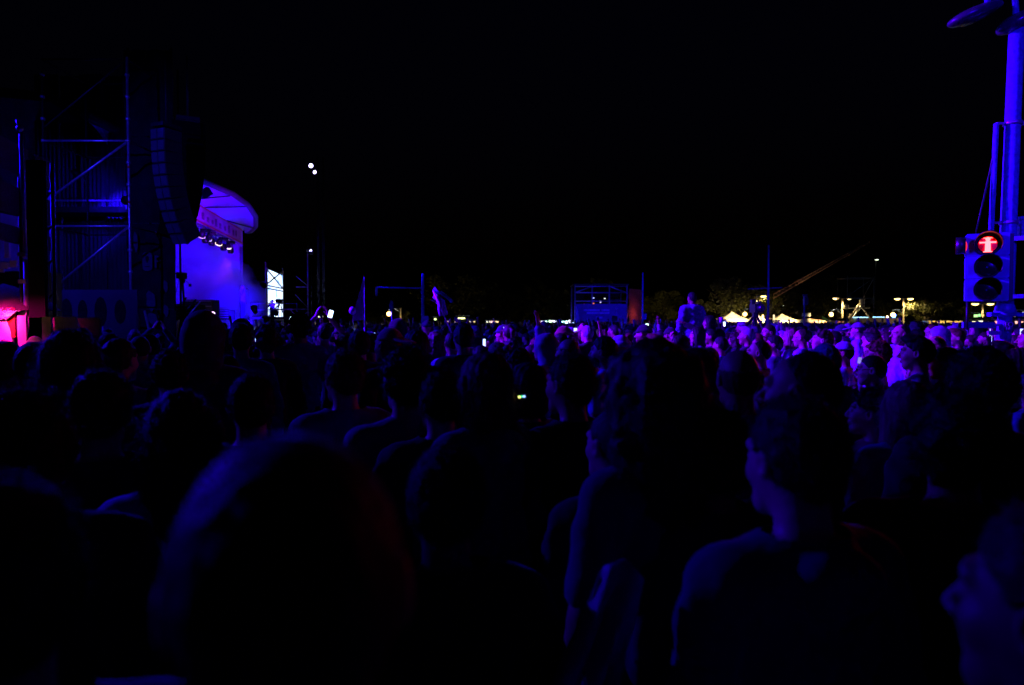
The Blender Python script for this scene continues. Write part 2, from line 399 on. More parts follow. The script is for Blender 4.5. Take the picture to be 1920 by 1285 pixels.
def trousers_mesh(lod):
    key = ('tr', lod)
    if key in CACHE: return CACHE[key]
    st = {0: .025, 1: .03, 2: .05}[lod]; xs, ys, zs = np.arange(-.26,.26,st), np.arange(-.2,.2,st), np.arange(.04,1.06,st)
    P = grid(xs, ys, zs); A = [np.abs(P[0]), P[1], P[2]]
    d = ell(P, (0,0,.93), (.178,.128,.13)); d = smin(d, smin(cap(A, (.09,0,.93), (.10,.02,.50), .098,.074), cap(A, (.10,.02,.50), (.10,-.02,.11), .072,.062), .02), .02)
    d = d + .005*wob(P, 40, .2)
    V, Q = surface_net(d.astype(np.float32), xs, ys, zs); me = np_mesh('trousers', V, Q, DENIM); CACHE[key] = me; return me
def hair_sdf(P, kind):
    x, y, z = P; A = [np.abs(x), y, z]; C = (0,-.015,1.655)
    e = lambda o, oz=None: ell(P, (0,-.015-o*.25,1.655), (.076+o, .096+o, .097+(o if oz is None else oz)))
    plane = (y - .060) + (1.700 - z)
    ear = ell(A, (.088,-.006,1.628), (.030,.028,.040)); facec = ell(P, (0,.115,1.615), (.066,.10,.098))
    if kind == 'short': d = smax(smax(e(.012,.018), plane*.7, .012), -ear, .01) + .0035*wob(P, 150, .3)
    elif kind == 'buzz': d = smax(smax(e(.006), plane*.7, .008), -ear, .008) + .0012*wob(P, 260, .3)
    elif kind == 'quiff': d = smax(smax(smin(e(.012), ell(P, (0,.03,1.745), (.055,.065,.032)), .03), plane*.7, .015), -ear, .01) + .005*wob([x*1.2, y*.4, z], 170, .8)
    elif kind == 'receding': d = smax(smax(smax(e(.009), (y + .005) + (1.690 - z)*.7 - .0*x, .012), -ell(P, (0,.07,1.765), (.060,.085,.06)), .012), -ear, .01) + .002*wob(P, 180, .3)
    elif kind == 'bald': d = smax(smax(smax(e(.005), z - 1.672 - .25*(y+.1)*0, .006), (y - .01) + (1.635 - z)*.9, .01), -ear, .006) + .001*wob(P, 250, .3)
    elif kind == 'tousled': d = smax(smax(e(.020,.026), plane*.75 - .006, .012), -ear, .02) + .009*wob(P, 95, 1.1) + .004*wob(P, 210, .1)
    elif kind == 'curly':
        d = smin(e(.035,.03), ell(P, (0,-.045,1.53), (.135,.105,.24)), .05); d = smax(d, -facec, .02) + .015*wob(P, 62, .5) + .007*wob(P, 140, 2.0)
    elif kind == 'afro': d = smax(e(.05,.045), -facec, .02) ; d = smax(d, 1.575 - z, .02) + .010*wob(P, 80, .5) + .005*wob(P, 170, 2.0)
    elif kind == 'long':
        d = smin(e(.016), ell(P, (0,-.058,1.50), (.100,.062,.25)), .03); d = smin(d, ell(A, (.078,.0,1.52), (.026,.05,.16)), .02)
        d = smax(d, -facec, .015) + .0018*(np.sin(x*210 + 2*np.sin(z*20)) + np.sin(y*190 + 2*np.sin(z*17))) + .004*wob(P, 45, .6)
    elif kind == 'bob':
        d = smin(e(.018), ell(P, (0,-.03,1.60), (.098,.092,.115)), .03); d = smax(smax(d, -facec, .015), 1.52 - z, .02) + .0018*(np.sin(x*210 + 2*np.sin(z*20)) + np.sin(y*200)) + .003*wob(P, 50, .6)
    elif kind in ('bun', 'ponytail'):
        d = smax(smax(e(.010), plane*.7, .01), -ear, .01) + .002*(np.sin(x*330) + np.sin(z*300))
        if kind == 'bun': d = smin(d, ell(P, (0,-.135,1.705), (.040,.036,.036)) + .003*wob(P, 160, 0), .012)
        else: d = smin(smin(d, cap(P, (0,-.115,1.70), (0,-.155,1.66), .022,.03), .01), cap(P, (0,-.155,1.66), (0,-.135,1.44), .032,.014) + .003*np.sin(x*330), .02)
    elif kind == 'beanie':
        d = smax(e(.018,.028), 1.668 - z - .35*(-y)*.4, .012); d = smin(d, smax(np.abs(e(.020)) - .006, np.abs(z - 1.685 + .1*y) - .020, .006), .006) + .0012*np.sin(np.arctan2(x, y)*60)
    elif kind == 'cap':
        d = smax(e(.012,.016), 1.682 - z, .008); br = ell(P, (0,.125,1.688), (.072,.085,.40)); d = smin(d, smax(br, np.abs(z - 1.690 + .25*(y-.1) + 2.2*x*x) - .0055, .004), .006)
    elif kind == 'hood':
        d = smin(e(.030,.035), ell(P, (0,-.05,1.53), (.105,.095,.14)), .04); d = smax(d, -ell(P, (0,.13,1.61), (.072,.12,.115)), .02) + .004*wob(P, 60, .9)
    elif kind == 'hat':
        d = smax(e(.020,.060), 1.69 - z, .01); d = smin(d, smax(ell(P, (0,-.01,1.70), (.150,.175,.6)), np.abs(z - 1.700 - 1.1*x*x) - .007, .006), .01)
    elif kind == 'beard':
        d = smax(ell(P, (0,.036,1.585), (.064,.071,.072)), z - 1.592 - .9*(np.abs(x))*.9 , .008); d = smax(d, -(y + .01), .01)
        d = smax(d, -ell(P, (0,.115,1.578), (.022,.03,.009)), .003) + .002*wob(P, 200, 0)
    return d
HAT = {'beanie', 'cap', 'hood', 'hat'}
def hair_mesh(kind, lod, wisps=0):
    key = ('hair', kind, lod, wisps)
    if key in CACHE: return CACHE[key]
    st = {0: .0042, 1: .008, 2: .018}[lod]; lo, hi = 1.50, 1.83
    ext = .13 if kind not in ('curly', 'afro', 'hat') else .19
    if kind in ('long', 'curly'): lo = 1.22
    if kind == 'ponytail': lo = 1.38
    if kind == 'hood': lo = 1.34
    xs, ys, zs = np.arange(-ext, ext+st, st), np.arange(-.21, .24 if kind in ('cap', 'hat') else .16, st), np.arange(lo, hi, st)
    if lod == 0 and kind in ('long', 'curly', 'hat'): xs, ys, zs = xs[::1], ys, np.arange(lo, hi, st*1.5)
    d = hair_sdf(grid(xs, ys, zs), kind); V, Q = surface_net(d.astype(np.float32), xs, ys, zs)
    V = V - np.array(PIV)
    if wisps and kind not in HAT:
        # loose hairs that fray the outline
        rng = np.random.RandomState(5); n = wisps; pk = rng.randint(0, len(Q), n); a = V[Q[pk, 0]]
        nr = a - np.array((0, 0, .09)); nr /= np.linalg.norm(nr, axis=1)[:, None] + 1e-6
        L = {'curly': .035, 'long': .05, 'tousled': .028, 'afro': .02, 'buzz': .003, 'receding': .006}.get(kind, .014)
        fl = np.array((0, -.3, -1.0 if kind in ('long', 'curly', 'bob') else .1)) + rng.randn(n, 3)*.7
        fl /= np.linalg.norm(fl, axis=1)[:, None]; side = np.cross(nr, fl); side /= np.linalg.norm(side, axis=1)[:, None] + 1e-6
        w = .0005; ext_ = (.35 + .65*rng.rand(n))[:, None]*L
        p0 = a - nr*.002; p1 = a + nr*ext_*.35 + fl*ext_*.5; p2 = a + nr*ext_*.55 + fl*ext_*1.1
        vs = np.stack([p0 - side*w, p0 + side*w, p1 + side*w, p1 - side*w, p2 + side*w*.3, p2 - side*w*.3], 1).reshape(-1, 3)
        b = (np.arange(n)*6 + len(V))[:, None]
        Q = np.concatenate([Q, b + np.array([[0,1,2,3]]), b + np.array([[3,2,4,5]])]); V = np.concatenate([V, vs])
    me = np_mesh('hair', V, Q, CLOTH if kind in HAT else HAIR); CACHE[key] = me; return me
def shoe_mesh(side):
    key = ('shoe', side)
    if key not in CACHE:
        b = MB(); b.ball((side*.108,.045,.045), .05, 10, 6, (1.0,2.7,.95)); b.box((side*.108,.045,.012), (.085,.25,.022)); CACHE[key] = b.mesh('shoe', SHOE)
    return CACHE[key]
def glasses_mesh():
    if 'glasses' not in CACHE:
        b = MB()
        for s in (-1, 1):
            ring = [Vector((s*.032 + .022*math.cos(t), .103, 1.642 + .016*math.sin(t))) - Vector(PIV) for t in np.linspace(0, 2*math.pi, 13)]
            b.tube(ring, .0022, 5); b.tube([Vector((s*.054,.102,1.645)) - Vector(PIV), Vector((s*.082,-.005,1.65)) - Vector(PIV)], .002, 5)
        b.tube([Vector((-.011,.105,1.646)) - Vector(PIV), Vector((.011,.105,1.646)) - Vector(PIV)], .002, 5)
        CACHE['glasses'] = b.mesh('glasses', RUBBER)
    return CACHE['glasses']

SKINS = [(.66,.36,.22), (.58,.31,.18), (.70,.42,.27), (.46,.24,.13), (.62,.34,.20)]
HAIRC = {'black': (.012,.010,.010), 'brown': (.05,.028,.018), 'auburn': (.16,.05,.025), 'blond': (.42,.30,.16), 'grey': (.38,.38,.40)}
PEOPLE = []
def person(x, y, ztop, yaw, hair='short', hc='brown', top='jacket', tc=(.03,.03,.035), pose='rest', face='m', lod=1, label=None, group=None,
           hyaw=0.0, hpitch=0.0, extra=(), skin=None, wisps=0, hatc=None, capback=False, z0=0.0, tilt=(0, 0)):
    fem = face == 'f'; s = (ztop - z0) / 1.765
    body = link('person', body_mesh(pose, face, fem, lod, R(hyaw), R(hpitch)), None, (x, y, z0), (0, 0, R(yaw)), skin or SKINS[int(abs(x*977 + y*311)) % 5])
    body.scale = (s, s, s); body.rotation_euler = (R(tilt[0]), R(tilt[1]), R(yaw)); tag(body, label, 'person', group)
    rot = Euler((R(hpitch), 0, R(hyaw)))
    if hair == 'bald': link('hair', hair_mesh('bald', lod), body, PIV, rot, HAIRC[hc])
    elif hair in HAT:
        r2 = rot
        if capback: r2 = (rot.to_matrix() @ Matrix.Rotation(math.pi, 3, 'Z')).to_euler()
        o = link({'hat': 'felt_hat'}.get(hair, hair), hair_mesh(hair, lod), body, PIV, r2, hatc or tc)
        if (hair == 'cap' and not capback) or hair == 'hat': link('hair', hair_mesh('buzz', lod), body, PIV, rot, HAIRC[hc])
    else: link('hair', hair_mesh(hair, lod, wisps), body, PIV, rot, HAIRC[hc])
    link(top, top_mesh(top, pose, fem, lod), body, color=tc)
    link('trousers', trousers_mesh(min(2, lod+1)), body)
    link('shoe', shoe_mesh(1), body); link('shoe', shoe_mesh(-1), body)
    if 'glasses' in extra: link('glasses', glasses_mesh(), body, PIV, rot)
    if 'shades_up' in extra: link('sunglasses', glasses_mesh(), body, (PIV[0], PIV[1]-.055, PIV[2]+.045), Euler((R(40) + rot.x, 0, rot.z)))
    if 'beard' in extra: link('beard', hair_mesh('beard', lod), body, PIV, rot, HAIRC[hc])
    PEOPLE.append((x, y)); return body

# ================================================================= lights of the place
# blue flood rig on the left-hand scaffold (out of frame), aimed over the crowd
def flood(name, loc, aim, color, energy, angle, label, size=.14, blend=.6, group=None, glowcol=None, lens=.11, gs=4):
    root = empty(name, loc, 0, label, 'stage light', group)
    q = (Vector(aim) - Vector(loc)).to_track_quat('-Z', 'Y'); M = q.to_matrix()
    b = MB(); b.lathe((0,0,0), [(0.001,.26),(lens*.75,.25),(lens*1.0,.10),(lens*1.1,.0),(lens*1.12,-.03),(lens*1.02,-.035),(lens*.98,.0)], 16, M)
    b.build('housing', DARKMETAL, root)
    b = MB(); b.lathe((0,0,0), [(0.001,-.004),(lens*.95,-.004)], 16, M)
    b.build('lens', glow('lens_' + name + str(len(MATS)), glowcol or color, gs), root)
    y = MB(); a = M @ Vector((lens*1.25,0,.1)); c = M @ Vector((-lens*1.25,0,.1)); up = Vector((0,0,lens*2.4))
    y.tube([a, a + up, c + up, c], .012, 6); y.build('yoke', DARKMETAL, root)
    l = lamp('beam', 'SPOT', tuple(M @ Vector((0,0,-.05))), None, color, energy, size, angle, blend, root)
    l.rotation_euler = q.to_euler(); return root
TOWERG = 'blue floodlights on the near rigging tower'
flood('floodlight', (-14.2, 11.2, 8.3), (7.4, 10.3, 1.3), BLUE, 20000, 56, 'blue floodlight on the near rigging tower, lowest of the row', .16, 1.0, TOWERG)
flood('floodlight', (-14.2, 12.6, 9.0), (8.8, 9.5, 1.3), VIOLET, 98000, 36, 'violet floodlight near the top of the near rigging tower', .16, 1.0, TOWERG)
flood('floodlight', (-10.3, 6.6, 7.2), (7.2, 44.0, 3.0), BLUE, 30000, 15, 'added narrow blue floodlight trained on the control tower', .16, 1.0, TOWERG)  # added to brighten the control tower and its banner
flood('floodlight', (-9.9, 6.2, 6.4), (-8.7, 15.6, 4.0), (.02,.012,1.0), 3200, 50, 'small blue floodlight turned back to the scaffold tower', .1, .9, TOWERG)

flood('floodlight', (-14.2, 10.2, 7.6), (-1.0, 1.0, 1.6), (.02,0,1.0), 6500, 26, 'lowest weak blue floodlight of the near rigging tower', .16, 1.0, TOWERG)

flood('floodlight', (1.5, -15.0, 9.5), (6.0, 8.5, 4.6), (.02,.0,1.0), 26000, 15, 'blue floodlight behind the photographer trained on the signal pole', .12, .7)

# ================================================================= ground
ASPH = mat('asphalt', (.045,.045,.05), rough=.85, var=.35, scale=90, bump=.5)
b = MB(); b.add([(-1500,-300,0),(1500,-300,0),(1500,2500,0),(-1500,2500,0)], [(0,1,2,3)])
tag(b.build('ground', ASPH), kind='structure')

# ================================================================= scaffolding and PA towers at left
def bars(parent, name, pts, r, m, n=7):
    o = MB().tube(pts, r, n).build(name, m, parent); return o
def scaffold_tower(name, label, base, wx, wy, lift, nl, m=STEEL, r=.024, group=None, rz=0, braces=True, feet=True, cat='scaffold'):
    root = empty(name, base, rz, label, cat, group); H = lift*nl
    P = MB(); posts = [(0,0),(wx,0),(wx,wy),(0,wy)]
    for (x, y) in posts: bars(root, 'post', [(x,y,0),(x,y,H+.3)], r, m)
    for k in range(nl+1):
        z = .25 + k*lift if k == 0 else k*lift
        for (p, q) in ((0,1),(1,2),(2,3),(3,0)): bars(root, 'ledger', [(*posts[p], z),(*posts[q], z)], r*.9, m)
    if braces:
        for k in range(nl):
            p, q = (0,1)
            bars(root, 'brace', [(*posts[p], k*lift+.2),(*posts[q], (k+1)*lift)], r*.9, m)
            bars(root, 'brace', [(*posts[2], k*lift+.2),(*posts[1], (k+1)*lift)], r*.9, m)
    c = MB()
    for (x, y) in posts:
        for k in range(1, nl+1): c.lathe((x,y,k*lift), [(r*1.2,-.035),(r*2.3,-.03),(r*2.3,.03),(r*1.2,.035)], 8)
        c.box((x,y,.01), (.16,.16,.02))
    o = c.build('couplers', m, root); o['kind'] = 'stuff'
    return root
# tower whose right-hand post stands at px 250
p = at(255, 605, 16.0)
sw = empty('scaffold_tower', (p.x-1.95, 15.8, 0), 0, 'tall steel scaffold tower with diagonal braces beside the black speaker tower', 'scaffold')
bars(sw, 'post', [(1.95,0,0),(1.95,0,7.9)], .028, STEEL)
for (x, y) in ((0,0),(0,1.6),(1.95,1.6)): bars(sw, 'post', [(x,y,0),(x,y,7.6)], .024, DARKMETAL)  # left and rear posts coloured dark in place of the beam's fall-off
for z in (2.2,4.05,6.0,7.85):
    bars(sw, 'ledger', [(0,0,z),(1.95,0,z)], .023, STEEL if z < 7 else DARKMETAL); bars(sw, 'ledger', [(0,1.6,z),(1.95,1.6,z)], .02, DARKMETAL); bars(sw, 'ledger', [(1.95,0,z),(1.95,1.6,z)], .02, DARKMETAL); bars(sw, 'ledger', [(0,0,z),(0,1.6,z)], .02, DARKMETAL)
bars(sw, 'brace', [(.22,-.03,2.65),(1.92,-.03,4.02)], .026, STEEL); bars(sw, 'brace', [(.05,-.03,4.62),(1.92,-.03,5.95)], .026, STEEL); bars(sw, 'brace', [(.05,-.03,6.3),(1.92,-.03,7.8)], .022, DARKMETAL)  # top brace darkened likewise, as the light fades upward
c_ = MB()
for x in (0,1.95):
    for k in range(1, 16): c_.lathe((x,0,k*.5), [(.028,-.03),(.05,-.025),(.05,.025),(.028,.03)], 8)
c_.build('couplers', STEEL, sw)['kind'] = 'stuff'
ro = empty('scaffold_raker', (p.x, 15.8, 0), 0, 'slanting steel tubes propping the foot of the tall scaffold tower', 'scaffold')
bars(ro, 'tube', [(0,0,2.15),(-.25,-.55,0)], .028, STEEL); bars(ro, 'tube', [(.30,.02,2.1),(1.0,-.4,0.0)], .026, STEEL)
CLAMP = glow('red_marker', (1.0,.12,.06), .10)
tape = mat('red_tape', (.7,.05,.03), rough=.5, scale=20)
for z in (2.55, 4.6, 5.4): MB().lathe((0,0,0), [(.027,-.03),(.030,-.028),(.030,.028),(.027,.03)], 10).build('tape', tape, ro, loc=(0,0,z))

# black-clad speaker tower
t = empty('speaker_tower', at(285, 605, 17.0)*1, 0, 'tall tower clad in black cloth with a faint round-cornered emblem', 'tower'); t.location.z = 0
for (x, y) in ((-.52,.05),(.55,.05),(-.52,1.5),(0,1.5)): bars(t, 'post', [(x,y,0),(x,y,8.6)], .03, DARKMETAL)
for k in range(4):
    o = MB()
    vs = []; fs = []; nn = 14
    for i in range(nn+1):
        for j in range(13):
            u = i/nn; v = j/12
            vs.append((-.56 + u*1.18, -.06 + .035*math.sin(u*17 + v*3 + k) + .02*math.sin(u*41+v*7), .05 + k*2.12 + v*2.10))
    for i in range(nn):
        for j in range(12): a = i*13+j; fs.append((a, a+13, a+14, a+1))
    o.add(vs, fs, True); o.build('scrim_panel', BLACKCLOTH, t)
print_grey = mat('faint_print', (.055,.045,.065), rough=.9, var=.3, scale=9, bump=.3)  # emblem print kept to a dark grey
def rrect(w, h, r, n=5):
    out = []
    for (cx, cz, a0) in ((w/2-r, h/2-r, 0), (-w/2+r, h/2-r, 90), (-w/2+r, -h/2+r, 180), (w/2-r, -h/2+r, 270)):
        for i in range(n+1): a = R(a0 + 90*i/n); out.append((cx + r*math.cos(a), cz + r*math.sin(a)))
    return out
em = MB().slab(rrect(.24,.46,.09), .006).build('emblem', print_grey, t, loc=(-.02,-.135,1.83+1.50))
MB().slab([(.035*math.sin(a)*(1.2+.6*math.cos(a)), .09*math.cos(a)) for a in np.linspace(0, 2*math.pi, 14)[:-1]], .004).build('flame_mark', BLACKCLOTH, em, loc=(0,-.007,.05))
MB().slab(rrect(.12,.02,.008), .004).build('bar_mark', BLACKCLOTH, em, loc=(0,-.007,-.12))
lt = MB(); lt.slab([(0,0),(.05,0),(.05,.14),(.12,.14),(.12,.18),(.05,.18),(.05,.25),(.14,.25),(.14,.30),(0,.30)], .006); lt.build('letter', print_grey, t, loc=(.16,-.14,1.83+1.35))
for (x, z, w, h) in ((-.3,1.83+2.0,.10,.5),(.05,1.83+.55,.22,.5),(.1,1.83+.1,.3,.3),(.42,1.83+.9,.1,.3),(.42,1.83+.3,.12,.3)):
    MB().slab([(w*(.5+.1*math.sin(3*i))*math.cos(R(i*30)), h*(.5+.12*math.cos(5*i))*math.sin(R(i*30))) for i in range(12)], .005).build('printed_shape', print_grey, t, loc=(x,-.138,z))

# line arrays hung in front of it: a curve of cabinets
def line_array(name, label, top, n, ch, w, depth, yaw, bend, cm=None, start=0.0):
    root = empty(name, top, R(yaw), label, 'loudspeaker', 'hanging loudspeaker columns beside the stage')
    cab = MB().box((0,0,0), (w, depth, ch*.94)).mesh('cabinet', cm or CABINET)
    gr = MB()
    for s in (-1, 1): gr.box((s*w*.25, -depth/2-.012, 0), (w*.44, .02, ch*.80))
    gr = gr.mesh('grille', cm or GRILLE)
    y, z, a = 0, 0, start
    for i in range(n):
        a2 = a + bend*(i/n)**1.4; z -= ch*math.cos(a2)*.5; y += ch*math.sin(a2)*.5
        c = link('cabinet', cab, root, (0, y, z), (a2, 0, 0)); link('grille', gr, c)
        z -= ch*math.cos(a2)*.5; y += ch*math.sin(a2)*.5
    MB().box((0,0,.08), (w*.9,.5,.08)).tube([(0,0,.1),(0,0,1.6)], .02, 6).build('rigging_frame', DARKMETAL, root)
    return root
line_array('line_array', 'hanging column of speaker cabinets with blue-lit grilles, curving at the foot', at(312, 245, 15.2), 10, .245, .40, .45, -22, .62)
line_array('line_array', 'black hanging speaker column seen from behind against the violet stage', at(352, 232, 16.4), 9, .31, .50, .70, 118, .36, mat('silhouette_cabinet', (.004,.004,.004), rough=.9, spec=.05, bump=0))  # near-black matt colour puts the column's silhouette into the material
# flood fixtures rig tower out of frame at left
tw = scaffold_tower('scaffold_tower', 'near rigging tower carrying the blue floodlights', (-15.6, 9.8, 0), 1.3, 4.0, 2.25, 4, r=.026)

for (mx, my, mh, ml) in ((1.3,-15.1,9.2,'slim mast behind the photographer carrying one floodlight'),):
    r2 = empty('rigging_mast', (mx, my, 0), 0, ml, 'tower')
    for (x, y) in ((0,-.1),(.35,-.1),(.35,-.45),(0,-.45)): bars(r2, 'chord', [(x,y,0),(x,y,mh)], .025, ALU)
rm = empty('rigging_mast', (-10.1, 6.3, 0), 0, 'slim mast carrying the floodlight aimed at the control tower', 'tower')
for (x, y) in ((0,0),(.35,0),(.35,.35),(0,.35)): bars(rm, 'chord', [(x,y,0),(x,y,7.6)], .025, ALU)
MB().tube([(0,0,.5*i) if i % 2 else (.35,.35,.5*i) for i in range(16)], .015, 4).build('lacing', ALU, rm)
# side wing of the stage behind the scaffold
w = empty('wing_drapes', at(75, 605, 20.5)*1, 0, 'dark pleated drapes of the stage wing behind the scaffold tower', 'drapes'); w.location.z = 0
DRAPE = mat('grey_drape', (.06,.058,.07), rough=.9, var=.3, scale=2.5, stretch=(3,3,.4), spec=.1)
x0, x1 = 0.0, at(322, 605, 20.5).x - at(75, 605, 20.5).x
for k in range(6):
    o = MB(); vs = []; fs = []; a, bb = x0 + (x1-x0)*k/6 - .03, x0 + (x1-x0)*(k+1)/6 + .03
    for i in range(25):
        u = i/24; vs += [(a + u*(bb-a), .05*math.sin(u*38+k) + .14*(k % 2), z) for z in (.1, 3.0, 6.0, 9.2)]
    for i in range(24):
        for j in range(3): c = i*4+j; fs.append((c, c+4, c+5, c+1))
    o.add(vs, fs, True); o.build('drape', DRAPE, w)
MB().box((1.6,-.5,5.05), (4.2,.9,.16)).build('catwalk', DARKMETAL, w)
MB().box((1.6,-.95,5.30), (4.2,.04,.04)).box((.2,-.95,5.2),(.05,.05,.3)).box((3.2,-.95,5.2),(.05,.05,.3)).build('rail', STEEL, w)
flood('wing_light', at(150, 332, 19.4), at(232, 410, 20.4), BLUE, 1300, 80, 'blue lamp high in the stage wing shining down the drapes', .06, .8)
flood('wing_light', at(236, 376, 19.0), at(150, 400, 20.4), BLUE, 220, 80, 'small lamp beside the scaffold post in the stage wing', .05, .8)
# low banner printed with silhouettes at the foot of the wing
pf = empty('printed_fence_banner', at(85, 605, 14.0)*1, 0, 'printed banner with dark figures on the fence behind the scaffold foot', 'banner'); pf.location.z = 0
PR = mat('banner_print', (.05,.042,.06), rough=.8, var=.3, scale=2)
MB().box((.95,0,1.55), (1.9,.03,1.9)).build('cloth', PR, pf)
for (x, w_, h) in ((.12,.18,.5),(.45,.24,.55),(.78,.2,.5),(1.15,.26,.62),(1.55,.24,.5)):
    MB().slab([(w_*.5*math.cos(R(i*30)), h*.5*math.sin(R(i*30))) for i in range(12)], .006).build('printed_head', BLACKCLOTH, pf, loc=(x,-.02,2.05))
MB().box((0,0,1.0),(.05,.05,2.0)).box((1.9,0,1.0),(.05,.05,2.0)).build('fence_frame', DARKMETAL, pf)

# plank screens with gaps, and the lit truss post
pl = empty('plank_screen', (0,0,0), 0, 'screen of broad dim horizontal planks with gaps, left of the scaffold', 'plank screen')
A0, A1 = at(-40, 605, 7.4), at(97, 605, 9.2); d = (A1-A0)
for (z0_, z1_) in ((3.62,3.98),(3.12,3.46),(2.78,2.98)):
    for (u0, u1) in ((0,.66),(.78,1.0)):
        a = A0 + d*u0; c = A0 + d*u1; m_ = (a+c)/2
        MB().box((0,0,0), ((c-a).length,.035,z1_-z0_), math.atan2(d.y, d.x)).build('plank', WOOD, pl, loc=(m_.x, m_.y, (z0_+z1_)/2 + .0))
for u in (.02,.5,.74,.98):
    a = A0 + d*u; bars(pl, 'upright', [(a.x, a.y+.05, 0),(a.x, a.y+.05, 3.6)], .02, DARKMETAL)
tp = empty('truss_post', at(62, 605, 8.4)*1, 0, 'dark truss post with a bright blue steel tube on its left', 'truss'); tp.location.z = 0
bars(tp, 'tube', [(-.05,-.04,0),(-.05,-.04,2.6)], .030, STEEL); bars(tp, 'tube', [(-.06,-.04,2.62),(-.075,-.04,4.12)], .026, STEEL)
for z in np.arange(.3, 3.6, .42): bars(tp, 'rung', [(.02,0,z),(.17,.12,z+.2)], .014, DARKMETAL, 5)
for (x, y) in ((.02,0),(.17,0),(.17,.15),(.02,.15)): bars(tp, 'chord', [(x,y,0),(x,y,3.8)], .025, RUBBER)
MB().box((.10,-.06,1.9), (.20,.02,3.8)).build('dark_cover', BLACKCLOTH, tp)  # added black sheet hiding the lit chords, reads as a dark band
MB().ball((-.08,-.05,4.18), .04, 10, 6).tube([(-.08,-.05,4.18),(-.10,-.06,4.28)], .02, 6).build('clamp', STEEL, tp)
for z in (2.66, 2.33, 1.95): MB().box((-.07,-.05,z), (.10,.06,.05)).build('coupler', STEEL, tp)
# rack with pale plates that catch the blue light
rk = empty('amplifier_rack', at(30, 605, 8.9)*1, 0, 'black rack with pale L-shaped and upright plates lit blue', 'rack'); rk.location.z = 0
MB().box((0,.25,1.25), (.62,.4,2.5)).build('case', RUBBER, rk)
for (px, py, w_, h_) in ((14,468,8,32),(37,452,24,7),(44,462,8,16),(10,498,14,12),(26,495,12,13),(56,495,7,14),(2,508,10,6)):
    q = at(px, py, 8.6); MB().box((0,0,0), (w_*8.6/FPX*1.1,.03,h_*8.6/FPX)).build('plate', WHITEPANEL, rk, loc=tuple(q - rk.location))
# pink lit stand: umbrella, curtain and rounded white boards
st_ = empty('pink_stand', at(40, 605, 8.0)*1, 0, 'stand with rounded white boards, its left end lit hot pink', 'stand'); st_.location.z = 0
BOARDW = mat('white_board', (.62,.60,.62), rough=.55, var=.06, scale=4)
MB().box((.16,.35,.93), (1.12,.04,1.92)).build('back_curtain', mat('dim_curtain', (.10,.07,.08), rough=.9, var=.3, scale=5), st_)
def board(px0, px1, py0, arch, label=None):
    a, c = at(px0, py0, 8.0), at(px1, py0, 8.0); w_ = c.x - a.x; h = a.z - .9
    poly = [(0,0),(w_,0)]
    if arch > 0: poly += [(w_, h*.35), (w_*.97, h*.62), (w_*.86, h*.83), (w_*.68, h)] + [(0,h)]
    else: poly += [(w_,h),(0,h)]
    o = MB().slab(poly, .03).build('board', BOARDW, st_, loc=(a.x - st_.location.x, 0, .9)); 
    if label: o['label'] = label
    return o
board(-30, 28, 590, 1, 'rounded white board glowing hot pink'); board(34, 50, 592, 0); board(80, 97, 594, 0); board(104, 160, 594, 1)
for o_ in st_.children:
    if o_.name.startswith('board') and o_.location.x > .1: o_.data.materials[0] = mat('shaded_white_board', (.24,.22,.26), rough=.6)  # white boards away from the pink lamp, their shade put into the colour
b = MB(); b.box((.02,.02,1.55),(.10,.02,.34)); b.build('red_cloth', mat('red_cloth', (.75,.02,.02), rough=.8), st_, loc=(-.14,-.02,.28))
b = MB()
for i in range(26):
    a = random.uniform(-.2,.2); b.tube([(-.08+a*.3,0,.04*random.random()),(-.02+a*.6,.0,.05+.06*random.random()),(.03+a*.8,.0,.08+.08*random.random())], [.012,.008,.001], 4)
b.build('feather_trim', BOARDW, st_, loc=(-.13,-.04,1.86))
um = empty('parasol', at(8, 605, 8.6)*1, 0, 'dark parasol leaning over the pink lit stand', 'parasol'); um.location.z = 0
b = MB(); b.lathe((0,0,1.98), [(.62,0),(.5,.12),(.25,.26),(.01,.34)], 8); b.build('canopy', mat('parasol_cloth', (.10,.07,.09), rough=.9), um)
bars(um, 'pole', [(0,0,0),(0,0,2.3)], .018, STEEL)
flood('stand_light', (st_.location.x-.30, 7.55, 2.22), (st_.location.x-.14, 8.1, 1.55), (1.0,.0,.30), 170, 100, 'small pink lamp over the stand with rounded boards', .03, .9)
flood('stand_light', (st_.location.x-.12, 7.60, 2.12), (st_.location.x-.10, 8.1, 1.75), (1.0,.5,.14), 5, 34, 'small amber lamp over the feather trim of the stand', .03, .9)

# ================================================================= the stage
stg = empty('concert_stage', (-12.0, 30.0, 0), 0, 'open-air stage with curved roof, fascia banner, violet light and drifting smoke', 'stage')
def S(v): return tuple(Vector(v) - Vector((-12,30,0)))
E0, E1 = Vector((-12.2, 21.0, 0)), Vector((-15.0, 38.0, 0)); dE = E1 - E0; nE = Vector((dE.y, -dE.x, 0)).normalized()
DECK = mat('stage_deck', (.05,.05,.055), rough=.5, scale=4)
BACKD = mat('stage_backcloth', (.40,.38,.66), rough=.85, var=.12, scale=.5, bump=.2)
ROOFM = mat('roof_membrane', (.40,.38,.66), rough=.7, var=.10, scale=1.2, bump=.15)
b = MB(); q = [E0, E1, E1 - nE*11, E0 - nE*11]
b.add([S(v + Vector((0,0,z))) for z in (0, 1.95) for v in q], [(0,1,2,3),(7,6,5,4),(0,4,5,1),(1,5,6,2),(2,6,7,3),(3,7,4,0)]); b.build('deck', DECK, stg)
